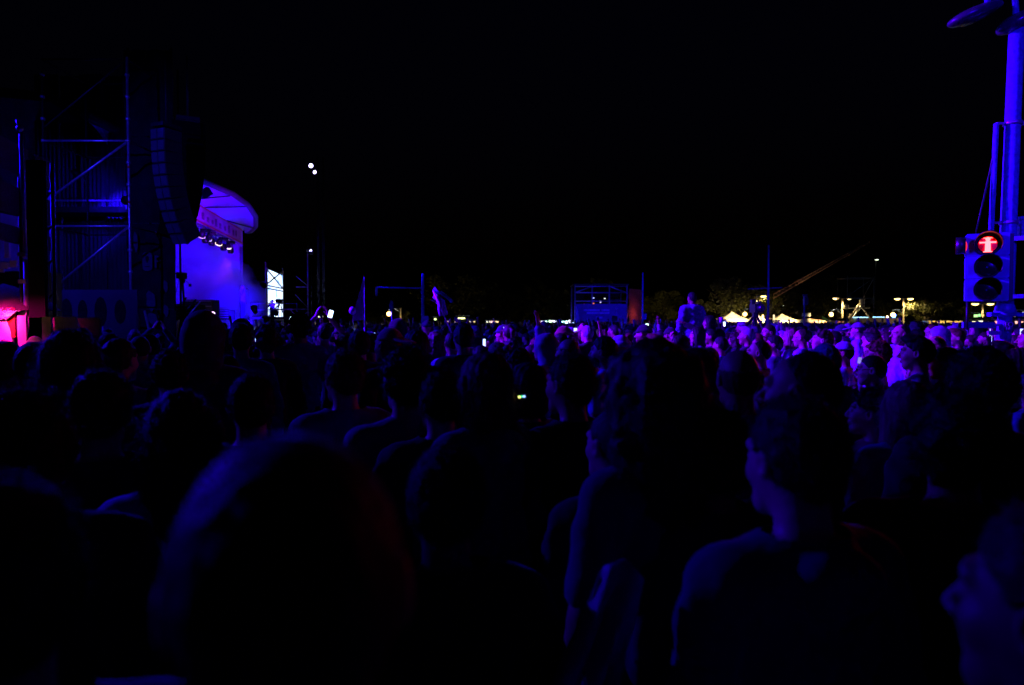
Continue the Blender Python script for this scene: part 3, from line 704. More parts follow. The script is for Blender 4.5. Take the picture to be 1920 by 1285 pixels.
# far side wall and back wall
def wall_sheet(a, c, z0, z1, bulge=.0, n=16, m=5):
    vs = []; fs = []; a = Vector(a); c = Vector(c); nn = Vector((c.y-a.y, a.x-c.x, 0)).normalized()
    for i in range(n+1):
        for j in range(m+1):
            u = i/n; v = j/m; p_ = a + (c-a)*u + nn*(bulge*math.sin(math.pi*u) + .03*math.sin(u*60)); vs.append(S((p_.x, p_.y, z0 + (z1-z0)*v)))
    for i in range(n):
        for j in range(m): k = i*(m+1)+j; fs.append((k, k+m+1, k+m+2, k+1))
    return vs, fs
b = MB(); b.add(*wall_sheet((-15.1,38.4,0), (-24.5,35.6,0), 1.9, 8.6), True); b.build('backcloth', BACKD, stg)
b = MB(); b.add(*wall_sheet((-24.5,35.6,0), (-20.6,18.2,0), 1.9, 8.6), True); b.build('rear_cloth', BACKD, stg)
# fascia banner over the opening
F0, F1 = E0 + dE*.10, E1
b = MB(); vs, fs = [], []
for i in range(25):
    u = i/24; p_ = F0 + (F1-F0)*u
    for z in (6.18, 6.26, 6.87, 6.96): vs.append(S((p_.x + (.03 if z in (6.26,6.87) else 0), p_.y, z)))
for i in range(24):
    for j in range(3): k = i*4+j; fs.append((k, k+4, k+5, k+1))
b.add(vs, fs, True); FASC = mat('fascia_banner', (.55,.30,.45), rough=.8, var=.2, scale=1.4); fas = b.build('fascia_banner', FASC, stg)
FD = mat('fascia_print', (.22,.06,.16), rough=.8, var=.2, scale=3); FR = mat('fascia_red', (.55,.05,.10), rough=.7)
for (z, h) in ((6.22,.08),(6.93,.05)):
    b = MB(); c = (F0+F1)/2; b.box(S((c.x+.06,c.y,z)), ((F1-F0).length,.03,h), math.atan2(dE.y, dE.x)); b.build('trim', FR, stg)
rng = random.Random(3)
for k, u in enumerate([.30,.34,.39,.44,.50,.55,.60,.64,.69,.75,.80,.86,.90]):
    p_ = F0 + (F1-F0)*u; hh = rng.uniform(.22,.40)
    shp = [(-.16,0),(-.05,0),(-.05,hh*.5),(.08,hh*.5),(.08,0),(.18,0),(.16,hh),(-.16,hh*.9)] if k % 3 else [(.17*math.cos(R(i*36)), hh/2+hh/2*math.sin(R(i*36))) for i in range(10)]
    o = MB().slab(shp, .02, Matrix.Rotation(math.atan2(dE.y, dE.x), 3, 'Z')).build('printed_mark', FD, fas, loc=S((p_.x+.075, p_.y, 6.38)))
# curved canopy: outer rim bows out towards the crowd
prof = [(-11.9,19.0,7.5),(-12.1,22.5,7.6),(-12.5,25.8,7.62),(-12.85,28.3,7.6),(-12.75,31,7.6),(-12.98,33.4,7.52),(-13.35,35.4,7.25),(-13.95,37,6.98),(-14.6,38.0,6.85),(-15.0,38.5,6.85)]
b = MB(); vs = []; fs = []
inner = [E0 + dE*(i/9)*1.03 for i in range(10)]
for i in range(10):
    o_ = Vector(prof[i]); n_ = Vector((inner[i].x, inner[i].y, 6.97))
    for j in range(6):
        t_ = j/5; m_ = n_.lerp(o_, t_); m_.z += .18*math.sin(math.pi*t_); vs.append(S(m_))
for i in range(9):
    for j in range(5): k = i*6+j; fs.append((k, k+6, k+7, k+1))
b.add(vs, fs, True); b.build('canopy', ROOFM, stg)
b = MB(); b.tube([S((x+.12,y,z+.05)) for x, y, z in prof], [.13]*9+[.08], 10); b.build('canopy_rim', mat('canopy_rim', (.10,.07,.10), rough=.6), stg)
# roof over the playing area
b = MB(); z = 7.75
b.add([S(v) for v in [(-12.4,18.5,z),(-15.4,39,z),(-25,36,z+.6),(-21,17.5,z+.6),(-12.4,18.5,z+.25),(-15.4,39,z+.25),(-25,36,z+.85),(-21,17.5,z+.85)]], [(0,1,2,3),(7,6,5,4),(0,4,5,1),(1,5,6,2),(2,6,7,3),(3,7,4,0)]); b.build('roof', DARKMETAL, stg)
for u in (.50,.66,.80): # ribs under the canopy
    i = int(u*9); a = Vector(inner[i]); a.z = 6.98; c = Vector(prof[i]); c.z -= .06
    bars(stg, 'rib', [S(a), S(c)], .035, DARKMETAL, 6)
bars(stg, 'post', [S((E1.x+.05, E1.y-.15, 1.9)), S((E1.x+.05, E1.y-.15, 6.0))], .06, STEEL)
# lighting truss along the opening
tr = [E0 + dE*u for u in (.22, 1.0)]
for (dx, z) in ((0,6.18),(-.3,6.18),(-.15,6.42)):
    bars(stg, 'truss_chord', [S((v.x+dx-.25, v.y, z)) for v in tr], .03, ALU, 6)
b = MB()
for i in range(40):
    a = tr[0].lerp(tr[1], i/40); c = tr[0].lerp(tr[1], (i+1)/40); b.tube([S((a.x-.25,a.y,6.18)), S(((a.x+c.x)/2-.40,(a.y+c.y)/2,6.42)), S((c.x-.25,c.y,6.18))], .012, 4)
b.build('truss_lacing', ALU, stg)
SG = 'stage lamps under the fascia banner'
for k, (px, col, gl, en, lb) in enumerate([(362,VIOLET,(1,.8,.5),260,'stage lamp nearest the black speaker column under the fascia'),(385,VIOLET,(1,.55,.8),200,'stage lamp with a pinkish lens, second along the truss'),
        (398,BLUE,(.8,.6,1),200,'small stage lamp in the middle of the truss row'),(417,VIOLET,(1,.75,.5),420,'stage lamp with a bright amber slot in the truss row'),(434,(.35,.02,1.0),(1,.8,.9),900,'brightest stage lamp at the far end of the truss, beaming into smoke')]):
    # where the sight line meets the truss line
    best = min((abs((E0 + dE*u).x/(E0 + dE*u).y - (px-960)/FPX), u) for u in np.linspace(.2,1,200))[1]
    p_ = E0 + dE*best + Vector((-.12,0,5.72))
    aim = (p_.x - 2.2, p_.y + 2.5, 2.0) if k < 4 else (p_.x - .9, p_.y + 1.2, 2.2)
    flood('stage_lamp', tuple(p_), aim, col, en, 70 if k < 4 else 42, lb, .10, .8, SG, gl, .13, 1.6 if k != 4 else 2.5)
    sr_ = [o_ for o_ in bpy.data.objects if o_.get('label') == lb][0]
    MB().lathe((0,0,0), [(.152,-.045),(.158,-.045),(.158,-.015),(.152,-.015)], 14, (Vector(aim) - p_).to_track_quat('-Z','Y').to_matrix()).build('lit_slot', glow('slot%d' % k, gl, (2.2,1.2,1.6,3.5,4.5)[k]), sr_)
for k, px in enumerate((392, 403, 425, 438)):     # dark moving heads between them
    best = min((abs((E0 + dE*u).x/(E0 + dE*u).y - (px-960)/FPX), u) for u in np.linspace(.2,1,200))[1]; p_ = E0 + dE*best
    r_ = empty('moving_head', (p_.x-.1, p_.y, 5.75), R(30*k), ['dark unlit moving head beside the pinkish stage lamp', 'dark unlit moving head by the small middle stage lamp', 'dark unlit moving head between the amber and brightest stage lamps','dark unlit moving head beyond the brightest stage lamp'][k], 'stage light', 'unlit moving heads under the stage truss')
    MB().box((0,0,.28),(.34,.34,.14)).build('base', RUBBER, r_); MB().tube([(-.19,0,-.1),(-.19,0,.22),(.19,0,.22),(.19,0,-.1)],.03,6).build('yoke', RUBBER, r_); MB().lathe((0,0,-.1), [(.01,.16),(.13,.14),(.16,-.12),(.12,-.2),(.01,-.2)], 12).build('head', RUBBER, r_)
sp = empty('canopy_speaker', at(385, 362, 27.5), R(35), 'black speaker box slung under the glowing canopy', 'loudspeaker'); sp.rotation_euler = (R(20),R(-35),R(35))
MB().box((0,0,0),(.42,.3,.28)).build('cabinet', RUBBER, sp); MB().box((0,-.16,0),(.36,.02,.22)).build('grille', RUBBER, sp)
# canopy and backcloth washes; the canopy pair is added for even light from below
WG = 'added wash lamps for the canopy underside'
flood('canopy_fill', (-10.0,26.5,2.4), (-12.9,30.5,7.3), BLUE, 4200, 60, 'added canopy wash lamp at the crowd barrier near the speaker column', .12, .9, WG, BLUE, .12, 2)
flood('canopy_fill', (-11.6,33.5,2.4), (-13.5,35.2,7.2), BLUE, 2600, 60, 'added canopy wash lamp at the crowd barrier near the far corner', .12, .9, WG, BLUE, .12, 2)
flood('backcloth_lamp', (-19.4,30.0,2.3), (-18.3,36.8,5.6), (.022,.0,1.0), 5500, 54, 'violet lamp on the stage floor washing the backcloth', .3, 1.0, 'floor lamps washing the stage backcloth', VIOLET, .15, 3)
flood('backcloth_lamp', (-16.2,33.0,7.4), (-16.2,37.6,3.0), BLUE, 3000, 60, 'blue lamp above the far corner of the stage', .3, 1.0, 'floor lamps washing the stage backcloth', BLUE, .15, 3)
flood('fascia_fill', (-8.9,24.5,3.2), (-13.6,32.5,6.6), (.25,.0,1.0), 4200, 44, 'added violet lamp by the crowd barrier lighting the fascia banner', .08, .8, None, VIOLET, .1, 2)  # added fill to bring up the violet of the fascia
# smoke
def smoke(name, c, r, dens, col=(.8,.8,.9), sc_=1.0):
    m = bpy.data.materials.new(name); m.use_nodes = True; n = m.node_tree.nodes; l = m.node_tree.links; n.remove(n['Principled BSDF'])
    v = n.new('ShaderNodeVolumePrincipled'); v.inputs['Color'].default_value = (*col, 1); v.inputs['Anisotropy'].default_value = .2
    tc = n.new('ShaderNodeTexCoord'); nz = n.new('ShaderNodeTexNoise'); nz.inputs['Scale'].default_value = 1.6*sc_; nz.inputs['Detail'].default_value = 4
    l.new(tc.outputs['Object'], nz.inputs[0])
    ln = n.new('ShaderNodeVectorMath'); ln.operation = 'LENGTH'; l.new(tc.outputs['Object'], ln.inputs[0])
    a = n.new('ShaderNodeMapRange'); a.inputs[1].default_value = .25; a.inputs[2].default_value = 1.0; a.inputs[3].default_value = 1; a.inputs[4].default_value = 0; l.new(ln.outputs['Value'], a.inputs[0])
    c_ = n.new('ShaderNodeMapRange'); c_.inputs[1].default_value = .44; c_.inputs[2].default_value = .62; l.new(nz.outputs[0], c_.inputs[0])
    mu = n.new('ShaderNodeMath'); mu.operation = 'MULTIPLY'; l.new(a.outputs[0], mu.inputs[0]); l.new(c_.outputs[0], mu.inputs[1])
    m2 = n.new('ShaderNodeMath'); m2.operation = 'MULTIPLY'; l.new(mu.outputs[0], m2.inputs[0]); m2.inputs[1].default_value = dens
    l.new(m2.outputs[0], v.inputs['Density']); l.new(v.outputs[0], n['Material Output'].inputs['Volume'])
    o = MB().ball((0,0,0), 1.0, 20, 12).build(name, m, None, loc=c); o.scale = r; o['kind'] = 'stuff'; return o
smoke('stage_smoke', (-15.5,35.3,2.7), (3.1,3.4,2.7), 3.2)
smoke('stage_smoke', (-17.6,36.2,5.2), (2.8,2.0,1.9), 2.2, sc_=1.3)
flood('smoke_fill', (-11.2,31.0,2.0), (-15.6,36.0,3.1), BLUE, 9000, 46, 'added blue lamp at the crowd barrier shining through the smoke', .1, .8, None, BLUE, .14, 6)  # added fill, set low behind the heads to brighten the smoke
# things on the stage
def stage_thing(name, px, Y, label, cat, z=1.95):
    p_ = at(px, 605, Y); return empty(name, (p_.x, Y, z), 0, label, cat)
cr = empty('camera_crane', (at(343,605,21.5).x, 21.5, 0), 0, 'black camera crane with angled arms at the stage edge', 'camera crane')
bars(cr, 'mast', [(-.05,0,1.4),(.05,0,2.4),(0,0,3.25)], .035, RUBBER); bars(cr, 'arm', [(-.35,0,1.9),(.12,0,2.62)], .03, RUBBER); bars(cr, 'arm', [(-.25,0,1.85),(.42,0,2.55)], .03, RUBBER); bars(cr, 'arm', [(-.1,.1,1.8),(.50,.1,2.48)], .022, ALU)
bars(cr, 'cable', [(-.1,0,3.2),(-.25,.0,2.6),(-.32,0,1.9)], .008, RUBBER, 4); bars(cr, 'leg', [(.05,0,2.3),(.18,0,1.3)], .02, RUBBER); bars(cr, 'leg', [(-.05,0,2.0),(-.3,-.2,0)], .03, RUBBER); bars(cr, 'leg', [(0.05,0,2.0),(.25,.3,0)], .03, RUBBER)
MB().box((-.02,0,3.3),(.20,.3,.2)).box((-.14,0,3.36),(.14,.1,.04)).box((0,0,3.14),(.12,.12,.14)).build('camera', RUBBER, cr); MB().box((.24,0,3.0),(.07,.05,.09)).tube([(.05,0,3.2),(.24,0,3.02)],.006,4).build('monitor', RUBBER, cr)
for k, (px, w_, h_, Y, lb) in enumerate(((352,1.1,.6,27,'flat dark riser box at the near end of the stage'),(378,1.3,.9,31,'keyboard riser with stacked shelves on the stage'),(418,.9,.5,33,'low monitor box in front of the smoke on stage'))):
    s_ = stage_thing('riser', px, Y, lb, 'riser'); MB().box((0,0,h_/2),(w_,.8,h_)).build('box', CABINET, s_)
    for z in np.linspace(.12, h_-.06, 4): MB().box((0,-.42,z),(w_*.96,.03,.035)).build('shelf_edge', ALU, s_)
sl = empty('footlight', at(399, 589, 30.0), 0, 'small round violet-white footlight on the stage', 'stage light'); MB().ball((0,0,0),.10,10,6).build('bulb', glow('footlight', (1,.6,1), 5), sl); MB().box((0,.1,-.15),(.12,.12,.2)).build('housing', RUBBER, sl)

# ================================================================= screen, camera platform, light towers
sr = empty('video_screen', (0,0,0), 0, 'bright blue-white video screen behind scaffold bars at the stage corner', 'screen')
m = bpy.data.materials.new('screen_picture'); m.use_nodes = True; n = m.node_tree.nodes; l = m.node_tree.links; bs = n['Principled BSDF']
tc = n.new('ShaderNodeTexCoord'); wv = n.new('ShaderNodeTexNoise'); wv.inputs['Scale'].default_value = .55; wv.inputs['Distortion'].default_value = 2.2; l.new(tc.outputs['Object'], wv.inputs[0])
cr_ = n.new('ShaderNodeValToRGB'); cr_.color_ramp.elements[0].position = .35; cr_.color_ramp.elements[0].color = (.16,.36,1.0,1); cr_.color_ramp.elements[1].position = .62; cr_.color_ramp.elements[1].color = (.8,.95,1,1)
l.new(wv.outputs[0], cr_.inputs[0]); l.new(cr_.outputs[0], bs.inputs['Emission Color']); bs.inputs['Emission Strength'].default_value = 2.8; bs.inputs['Base Color'].default_value = (.02,.02,.02,1)
a, c = at(501, 605, 40), at(531, 605, 46)
MB().slab([(0,2.2),((c-a).length,2.2),((c-a).length,4.96),(0,4.96)], .05, Matrix.Rotation(math.atan2(c.y-a.y, c.x-a.x), 3, 'Z')).build('panel', m, sr, loc=(a.x,a.y,0))
for zz in (2.9,3.6,4.3): bars(sr, 'seam', [(a.x, a.y-.05, zz),(c.x, c.y-.05, zz)], .008, DARKMETAL, 4)
bars(sr, 'frame_post', [(a.x,a.y,0),(a.x,a.y,5.3)], .06, DARKMETAL); bars(sr, 'frame_post', [(c.x,c.y,0),(c.x,c.y,5.3)], .06, DARKMETAL)
A_, B_ = at(499, 605, 37), at(531, 605, 41)
sb = empty('screen_scaffold', (0,0,0), 0, 'thin scaffold frame crossing in front of the bright video screen', 'scaffold')
for z in (2.0, 3.70, 3.86): bars(sb, 'ledger', [(A_.x,A_.y,z),(B_.x,B_.y,z)], .04, STEEL)
bars(sb, 'brace', [(A_.x,A_.y,3.86),(B_.x,B_.y,4.9)], .045, STEEL); bars(sb, 'brace', [(A_.x,A_.y,4.8),(B_.x,B_.y,3.86)], .045, STEEL); bars(sb, 'brace', [(A_.x,A_.y,2.0),(B_.x,B_.y,3.2)], .045, STEEL)
for v in (A_, B_): bars(sb, 'post', [(v.x,v.y,0),(v.x,v.y,5.1)], .028, STEEL)
cp = empty('camera_platform', (at(520,605,34).x, 34, 0), 0, 'railed camera platform in front of the video screen', 'platform')
MB().box((0,0,2.05),(2.2,1.4,.12)).build('deck', DECK, cp)
for z in (2.45,2.75): bars(cp, 'rail', [(-1.05,-.68,z),(1.2,-.68,z)], .022, STEEL)
for x in (-1.05,-.3,.45,1.2): bars(cp, 'post', [(x,-.68,0),(x,-.68,2.8)], .022, STEEL)
tc_ = empty('broadcast_camera', (at(524,605,33.8).x, 33.8, 2.11), 0, 'broadcast camera on its tripod before the bright screen', 'camera'); MB().box((0,0,.78),(.22,.4,.2)).tube([(0,-.2,.78),(0,-.4,.78)],.07,10).build('camera', RUBBER, tc_)
for k in range(3): bars(tc_, 'leg', [(0,0,.68),(.25*math.cos(k*2.1),.25*math.sin(k*2.1),0)], .018, RUBBER)
lt_ = empty('light_tower', (at(578,605,37).x-1.0, 37, 0), 0, 'slim blue-lit scaffold mast with lamps on top, right of the screen', 'tower')
bars(lt_, 'post', [(1,0,0),(1,0,5.6)], .035, WHITEPANEL); bars(lt_, 'post', [(1.18,.1,0),(1.18,.1,4.9)], .03, DARKMETAL)
for z in (2.55, 3.75): bars(lt_, 'ledger', [(-.75 if z < 3 else .35,0,z),(1,0,z)], .028, WHITEPANEL)
for a_, c_ in (((.35,0,4.35),(1,0,3.8)),((.3,0,3.35),(1,0,2.6)),((0,0,2.55),(.6,0,1.95)),((.45,0,1.9),(1,0,2.45))): bars(lt_, 'brace', [a_, c_], .024, WHITEPANEL)
HG = 'bright lamps on the far light masts'
flood('mast_lamp', at(582, 471, 37), (3,28,1.2), BLUE, 4000, 50, 'upper white-blue lamp on the slim light mast', .1, .8, HG, (.55,.5,1), .10, 5)
flood('mast_lamp', at(586, 475, 37), (8,40,2.5), BLUE, 9000, 34, 'lower blue lamp on the slim light mast', .1, .8, HG, (.2,.15,1), .09, 3)
hm = empty('dark_mast', (at(587,605,37).x+.1, 37.6, 0), 0, 'tall unlit mast carrying two bright lamps against the night sky', 'tower')
for (x, y) in ((0,0),(.3,0),(.3,.3),(0,.3)): bars(hm, 'chord', [(x,y,0),(x,y,10.9)], .025, DARKMETAL)
MB().tube([(0,0,.5*i) if i % 2 else (.3,.3,.5*i) for i in range(22)], .015, 4).build('lacing', DARKMETAL, hm)
flood('mast_lamp', at(583, 311, 37.2), (1,12,1.2), BLUE, 5000, 46, 'upper of two bright lamps hanging high in the black sky', .1, .8, HG, (.65,.6,1), .12, 6)
flood('mast_lamp', at(590, 323, 37.2), (9,16,1.2), BLUE, 7000, 46, 'lower of two bright lamps hanging high in the black sky', .1, .8, HG, (.6,.5,1), .10, 6)

# gantry pole in the middle distance
g_ = empty('gantry_pole', (at(793,605,24).x, 24, 0), 0, 'blue-lit street pole with a long side arm, left of the teal scarf', 'pole')
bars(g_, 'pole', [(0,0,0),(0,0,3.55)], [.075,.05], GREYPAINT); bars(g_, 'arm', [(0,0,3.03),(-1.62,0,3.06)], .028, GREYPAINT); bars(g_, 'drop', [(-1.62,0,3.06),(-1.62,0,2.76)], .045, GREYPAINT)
MB().box((.09,-.05,1.98),(.22,.12,.16)).build('sign_box', BOARDW, g_)

# ================================================================= control tower with printed banner
ct = empty('control_tower', (at(1078,605,44).x, 44, 0), 0, 'scaffold control tower with printed blue banner and brown mesh side', 'tower')
W_ = 3.35; Hh = 4.25
for x in (0, W_*.33, W_*.66, W_): bars(ct, 'post', [(x,0,0),(x,0,Hh)], .045, STEEL)
for x in (0, W_): bars(ct, 'post', [(x,2.5,0),(x,2.5,Hh)], .045, STEEL)
for z in (Hh-.1, Hh-.5, 3.2): bars(ct, 'ledger', [(0,0,z),(W_,0,z-.0)], .035, STEEL)
bars(ct, 'brace', [(W_*.66,0,Hh-.1),(W_,0,Hh-.5)], .03, STEEL); bars(ct, 'brace', [(0,0,Hh-.5),(W_*.33,0,Hh-.1)], .03, STEEL)
MB().box((W_/2,1.2,Hh+.03),(W_+.2,2.8,.06)).build('roof', DARKMETAL, ct); MB().box((W_/2,1.2,1.9),(W_,2.4,.12)).build('deck', DECK, ct)
MB().box((W_/2,2.5,3.1),(W_,.04,2.3)).build('rear_wall', BLACKCLOTH, ct)
BANN = mat('banner_blue', (.22,.14,.34), rough=.7, var=.2, scale=3); BL = mat('banner_light', (.55,.62,.80), rough=.7, scale=5); BP = mat('banner_swirl', (.42,.22,.45), rough=.7, scale=5)
bn = MB().box((W_/2,-.08,2.45),(W_-.05,.03,1.15)).build('banner', BANN, ct)
for (x, z, w_, h_) in ((1.10,2.62,.95,.13),(1.95,2.62,.5,.13),(1.35,2.44,1.2,.12),(2.05,2.44,.3,.12),(1.55,2.14,.42,.13),(.62,2.62,.12,.10)):
    MB().box((x,-.105,z),(w_,.012,h_)).build('print_bar', BL, bn)
for k in range(3):
    MB().tube([(2.85+(.28-.07*k)*math.cos(t),-.105,2.5+(.42-.1*k)*math.sin(t)) for t in np.linspace(1.9+k*.2,5.4,12)], .02, 4).build('print_swirl', BL if k % 2 else BP, bn)
MB().slab([(.05,1.95),(.30,1.9),(.18,2.6),(.05,2.95)], .012, c=(0,-.105,0)).build('print_wedge', BL, bn)
MB().box((W_-.28,-.14,1.66),(.38,.02,.42)).build('notice', BOARDW, ct)
MESH = mat('brown_mesh', (.30,.17,.15), rough=.9, var=.5, scale=8, bump=.8)
b = MB(); vs = []; fs = []
for i in range(9):
    for j in range(17): vs.append((W_ + .12 + i*.16 + .03*math.sin(j*1.3+i), .05 + .02*math.sin(i*2+j) + i*.25, .9 + j*.195 + .0*i))
for i in range(8):
    for j in range(16): k = i*17+j; fs.append((k, k+17, k+18, k+1))
b.add(vs, fs, True); b.build('mesh_side', MESH, ct)
for k, (px, py, col) in enumerate(((1113,559,(.7,.7,1)),(1134,560,(1,.9,.7)),(1126,566,(.6,.6,1)),(1113,569,(1,.2,.05)),(1095,571,(1,.15,.05)))):
    q = at(px, py, 44.6); MB().box((0,0,0),(.10,.04,.07 if k != 2 else .14)).build('indicator_light', glow('ind%d' % k, col, 1.1), ct, loc=tuple(q - ct.location))
MB().box((W_*.8,1.0,2.9),(.9,.3,.9)).build('flight_case', CABINET, ct)
rl = empty('rear_light', at(1203, 596, 46), 0, 'small red light beside the brown mesh of the control tower', 'light'); MB().ball((0,0,0),.07,8,6,(1.6,1,1)).build('lens', glow('red_small', (1,.03,.02), 5), rl); lamp('red_bulb', 'POINT', (-.35,-1.6,.2), None, (1,.10,.06), 8, .1, parent=rl); bars(rl, 'stalk', [(0,0,0),(0,0,-2.1)], .02, DARKMETAL)
ps = empty('street_pole', (at(1205,605,42).x, 42, 0), 0, 'thin dark pole right beside the brown mesh tower', 'pole'); bars(ps, 'pole', [(0,0,0),(0,0,4.9)], [.07,.04], GREYPAINT); MB().box((.12,0,2.2),(.2,.2,.35)).build('box', GREYPAINT, ps)

# ================================================================= street lamps
LAMPG = 'street lamps beyond the crowd'
GLOBE = glow('lamp_globe', (1.0,.62,.20), 4.0); SAUC = glow('lamp_lens', (1.0,.66,.25), 5.0)
def street_lamp(px, Y, label, heads=(-1,1), globe=-1, zt=5.25, en=700, group=LAMPG, glow_en=90, ang=150):
    r_ = empty('street_lamp', (at(px,605,Y).x, Y, 0), 0, label, 'street lamp', group)
    MB().tube([(0,0,0),(0,0,.9),(0,0,1.0),(0,0,zt)], [.20,.18,.12,.09], 10).build('post', mat('lamp_post_paint', (.26,.22,.16), rough=.6, scale=10), r_)
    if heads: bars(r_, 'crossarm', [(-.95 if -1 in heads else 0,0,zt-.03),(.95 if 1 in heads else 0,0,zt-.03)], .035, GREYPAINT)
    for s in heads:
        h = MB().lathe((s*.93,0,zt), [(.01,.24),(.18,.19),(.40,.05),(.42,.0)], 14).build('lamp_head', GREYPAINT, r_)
        MB().lathe((s*.93,0,zt), [(.39,.0),(.34,-.12),(.18,-.20),(.01,-.22)], 14).build('lens', SAUC, h)
        lamp('bulb', 'SPOT', (s*.93,0,zt-.30), None, WARM, en, .15, ang, .5, parent=r_)
    if globe:
        g = MB().tube([(0,0,3.65),(globe*1.55,0,3.65)], .03, 6).tube([(0,0,3.0),(globe*.35,0,3.35),(globe*.75,0,3.5)], .03, 6).tube([(globe*1.55,0,3.65),(globe*1.55,0,3.2)], .03, 6).build('bracket', GREYPAINT, r_)
        MB().ball((globe*1.55,0,2.95), .30, 14, 10).build('globe', GLOBE, r_)
        lamp('globe_bulb', 'POINT', (globe*1.55,-.4,2.9), None, WARM, glow_en, .2, parent=r_)
    return r_
street_lamp(1579, 96, 'double-headed street lamp whose right head is crossed by the scaffold tower', en=1500, ang=172)
street_lamp(1694, 98, 'double-headed street lamp standing between the ambulance and the bright green tree', en=1300, ang=176)
street_lamp(1418, 92, 'street lamp glowing behind the black tripod camera, partly masked by leaves', heads=(1,), zt=5.4, en=1100, ang=174)
street_lamp(1842, 84, 'street lamp seen just below the traffic signal', heads=(-1,1), globe=0, zt=4.15, en=500)
street_lamp(752, 88, 'lone yellow street lamp glowing through leaves, left of the gantry pole', heads=(), globe=-1, zt=3.7, glow_en=420)
for px, py, Y, lb in ((1469,573,140,'tiny far lamp right of the tripod camera'),(1551,578,150,'tiny far lamp left of the scaffold tower lamp post'),(1644,487,120,'tiny lamp alone in the black sky right of the crane tip'),(600,593,60,'tiny warm light just right of the slim light mast')):
    q = at(px, py, Y); r_ = empty('far_lamp', q, 0, lb, 'lamp'); MB().lathe((0,0,0), [(.01,.2),(.35,.05),(.36,0)], 10).build('shade', DARKMETAL, r_); MB().ball((0,0,-.03), .22, 8, 6, (1.5,1,.5)).build('bulb', glow('far_bulb', (.8,.85,.6), 2.5), r_)
    bars(r_, 'stalk', [(0,.3,0),(0,.3,-q.z)], .06, DARKMETAL, 5)

# ================================================================= trees
def leaf_mesh(seed, n=3600, clumps=26):
    rng = np.random.RandomState(seed); C = rng.randn(clumps, 3); C /= np.linalg.norm(C, axis=1)[:, None]; C *= (rng.rand(clumps)**.45)[:, None]*np.array([1,1,.72]); rad = .16 + .18*rng.rand(clumps)
    k = rng.randint(0, clumps, n); p = rng.randn(n, 3); p /= np.linalg.norm(p, axis=1)[:, None]; p = C[k] + p*(rad[k]*rng.rand(n)**.4)[:, None]
    a = rng.randn(n, 3); a /= np.linalg.norm(a, axis=1)[:, None]; b_ = np.cross(a, rng.randn(n, 3)); b_ /= np.linalg.norm(b_, axis=1)[:, None]
    s = (.020 + .020*rng.rand(n))[:, None]
    V = np.stack([p - a*s*1.5, p + b_*s*.8, p + a*s*1.5, p - b_*s*.8], 1).reshape(-1, 3); F = np.arange(n*4).reshape(-1, 4)
    return np_mesh('crown', V, F, LEAF, smooth=False)
CROWNS = [leaf_mesh(s) for s in (1, 2, 3)]
def trunk_mesh(seed):
    rng = random.Random(seed); b = MB(); b.tube([(0,0,0),(.03,.02,.25),(-.02,0,.5),(.02,0,.75)], [.035,.028,.022,.012], 8)
    for i in range(7):
        a = rng.uniform(0, 6.28); z = rng.uniform(.3,.6); r = rng.uniform(.3,.6); b.tube([(0,0,z),(r*.5*math.cos(a), r*.5*math.sin(a), z+.14),(r*math.cos(a), r*math.sin(a), z+.3)], [.014,.009,.003], 5)
    return b.mesh('trunk', BARK)
TRUNKS = [trunk_mesh(s) for s in (4, 5)]
def tree(px, Y, H, Rw, i, label, zc=None):
    r_ = empty('tree', (at(px,605,Y).x, Y, 0), random.uniform(0,6), label, 'tree', 'trees beyond the crowd')
    t_ = link('trunk', TRUNKS[i % 2], r_); t_.scale = (H*.8, H*.8, H*.9)
    c = link('crown', CROWNS[i % 3], r_, (0,0,zc or H*.68)); c.scale = (Rw, Rw, H*.42); c['kind'] = 'stuff'
TR = [(1046,72,5.2,2.6,'dim tree left of the scaffold control tower'),(1368,96,8.2,5.5,'tree above the tallest white tent, left of the tripod camera'),
      (1436,100,7.0,2.6,'leafy tree lit yellow-green behind the tripod camera lamp'),(1532,112,6.5,4.2,'dim tree left of the lamp with the scaffold tower'),
      (1655,110,5.6,3.2,'tree behind the ambulance beacon'),(1733,99,5.9,3.9,'brightest green tree right of the double street lamp'),(1800,104,5.6,3.6,'tree left of the traffic signal'),
      (1862,90,5.0,3.4,'tree seen under the traffic signal'),(1915,105,7.5,4.5,'tree at the edge behind the kiosk'),(746,92,3.9,1.9,'small tree wrapped round the lone yellow lamp'),
      (862,95,8.5,6,'black tree behind the teal scarf'),(925,100,7.5,5,'black tree left of the lit food stall'),(700,98,3.4,2.0,'small dim tree left of the lone yellow lamp'),(1250,110,7,5,'dark tree behind the person on shoulders'),(1475,118,9,6,'tall dark tree behind the thin mast')]
for i, (px, Y, H, Rw, lb) in enumerate(TR): tree(px, Y, H, Rw, i, lb)
rng = np.random.RandomState(9); n = 16000
X = rng.uniform(-60, 150, n); Yt = 150 + rng.randn(n)*6; Zt = (7 + 3*np.sin(X*.13) + 2*np.sin(X*.41))*rng.rand(n)**.7
p = np.stack([X, Yt, Zt], 1); a = rng.randn(n,3); a /= np.linalg.norm(a,axis=1)[:,None]; c = np.cross(a, rng.randn(n,3)); c /= np.linalg.norm(c,axis=1)[:,None]
V = np.stack([p-a*.9, p+c*.6, p+a*.9, p-c*.6],1).reshape(-1,3)
tag(link('far_wood', np_mesh('far_wood', V, np.arange(n*4).reshape(-1,4), LEAF, smooth=False)), kind='stuff')

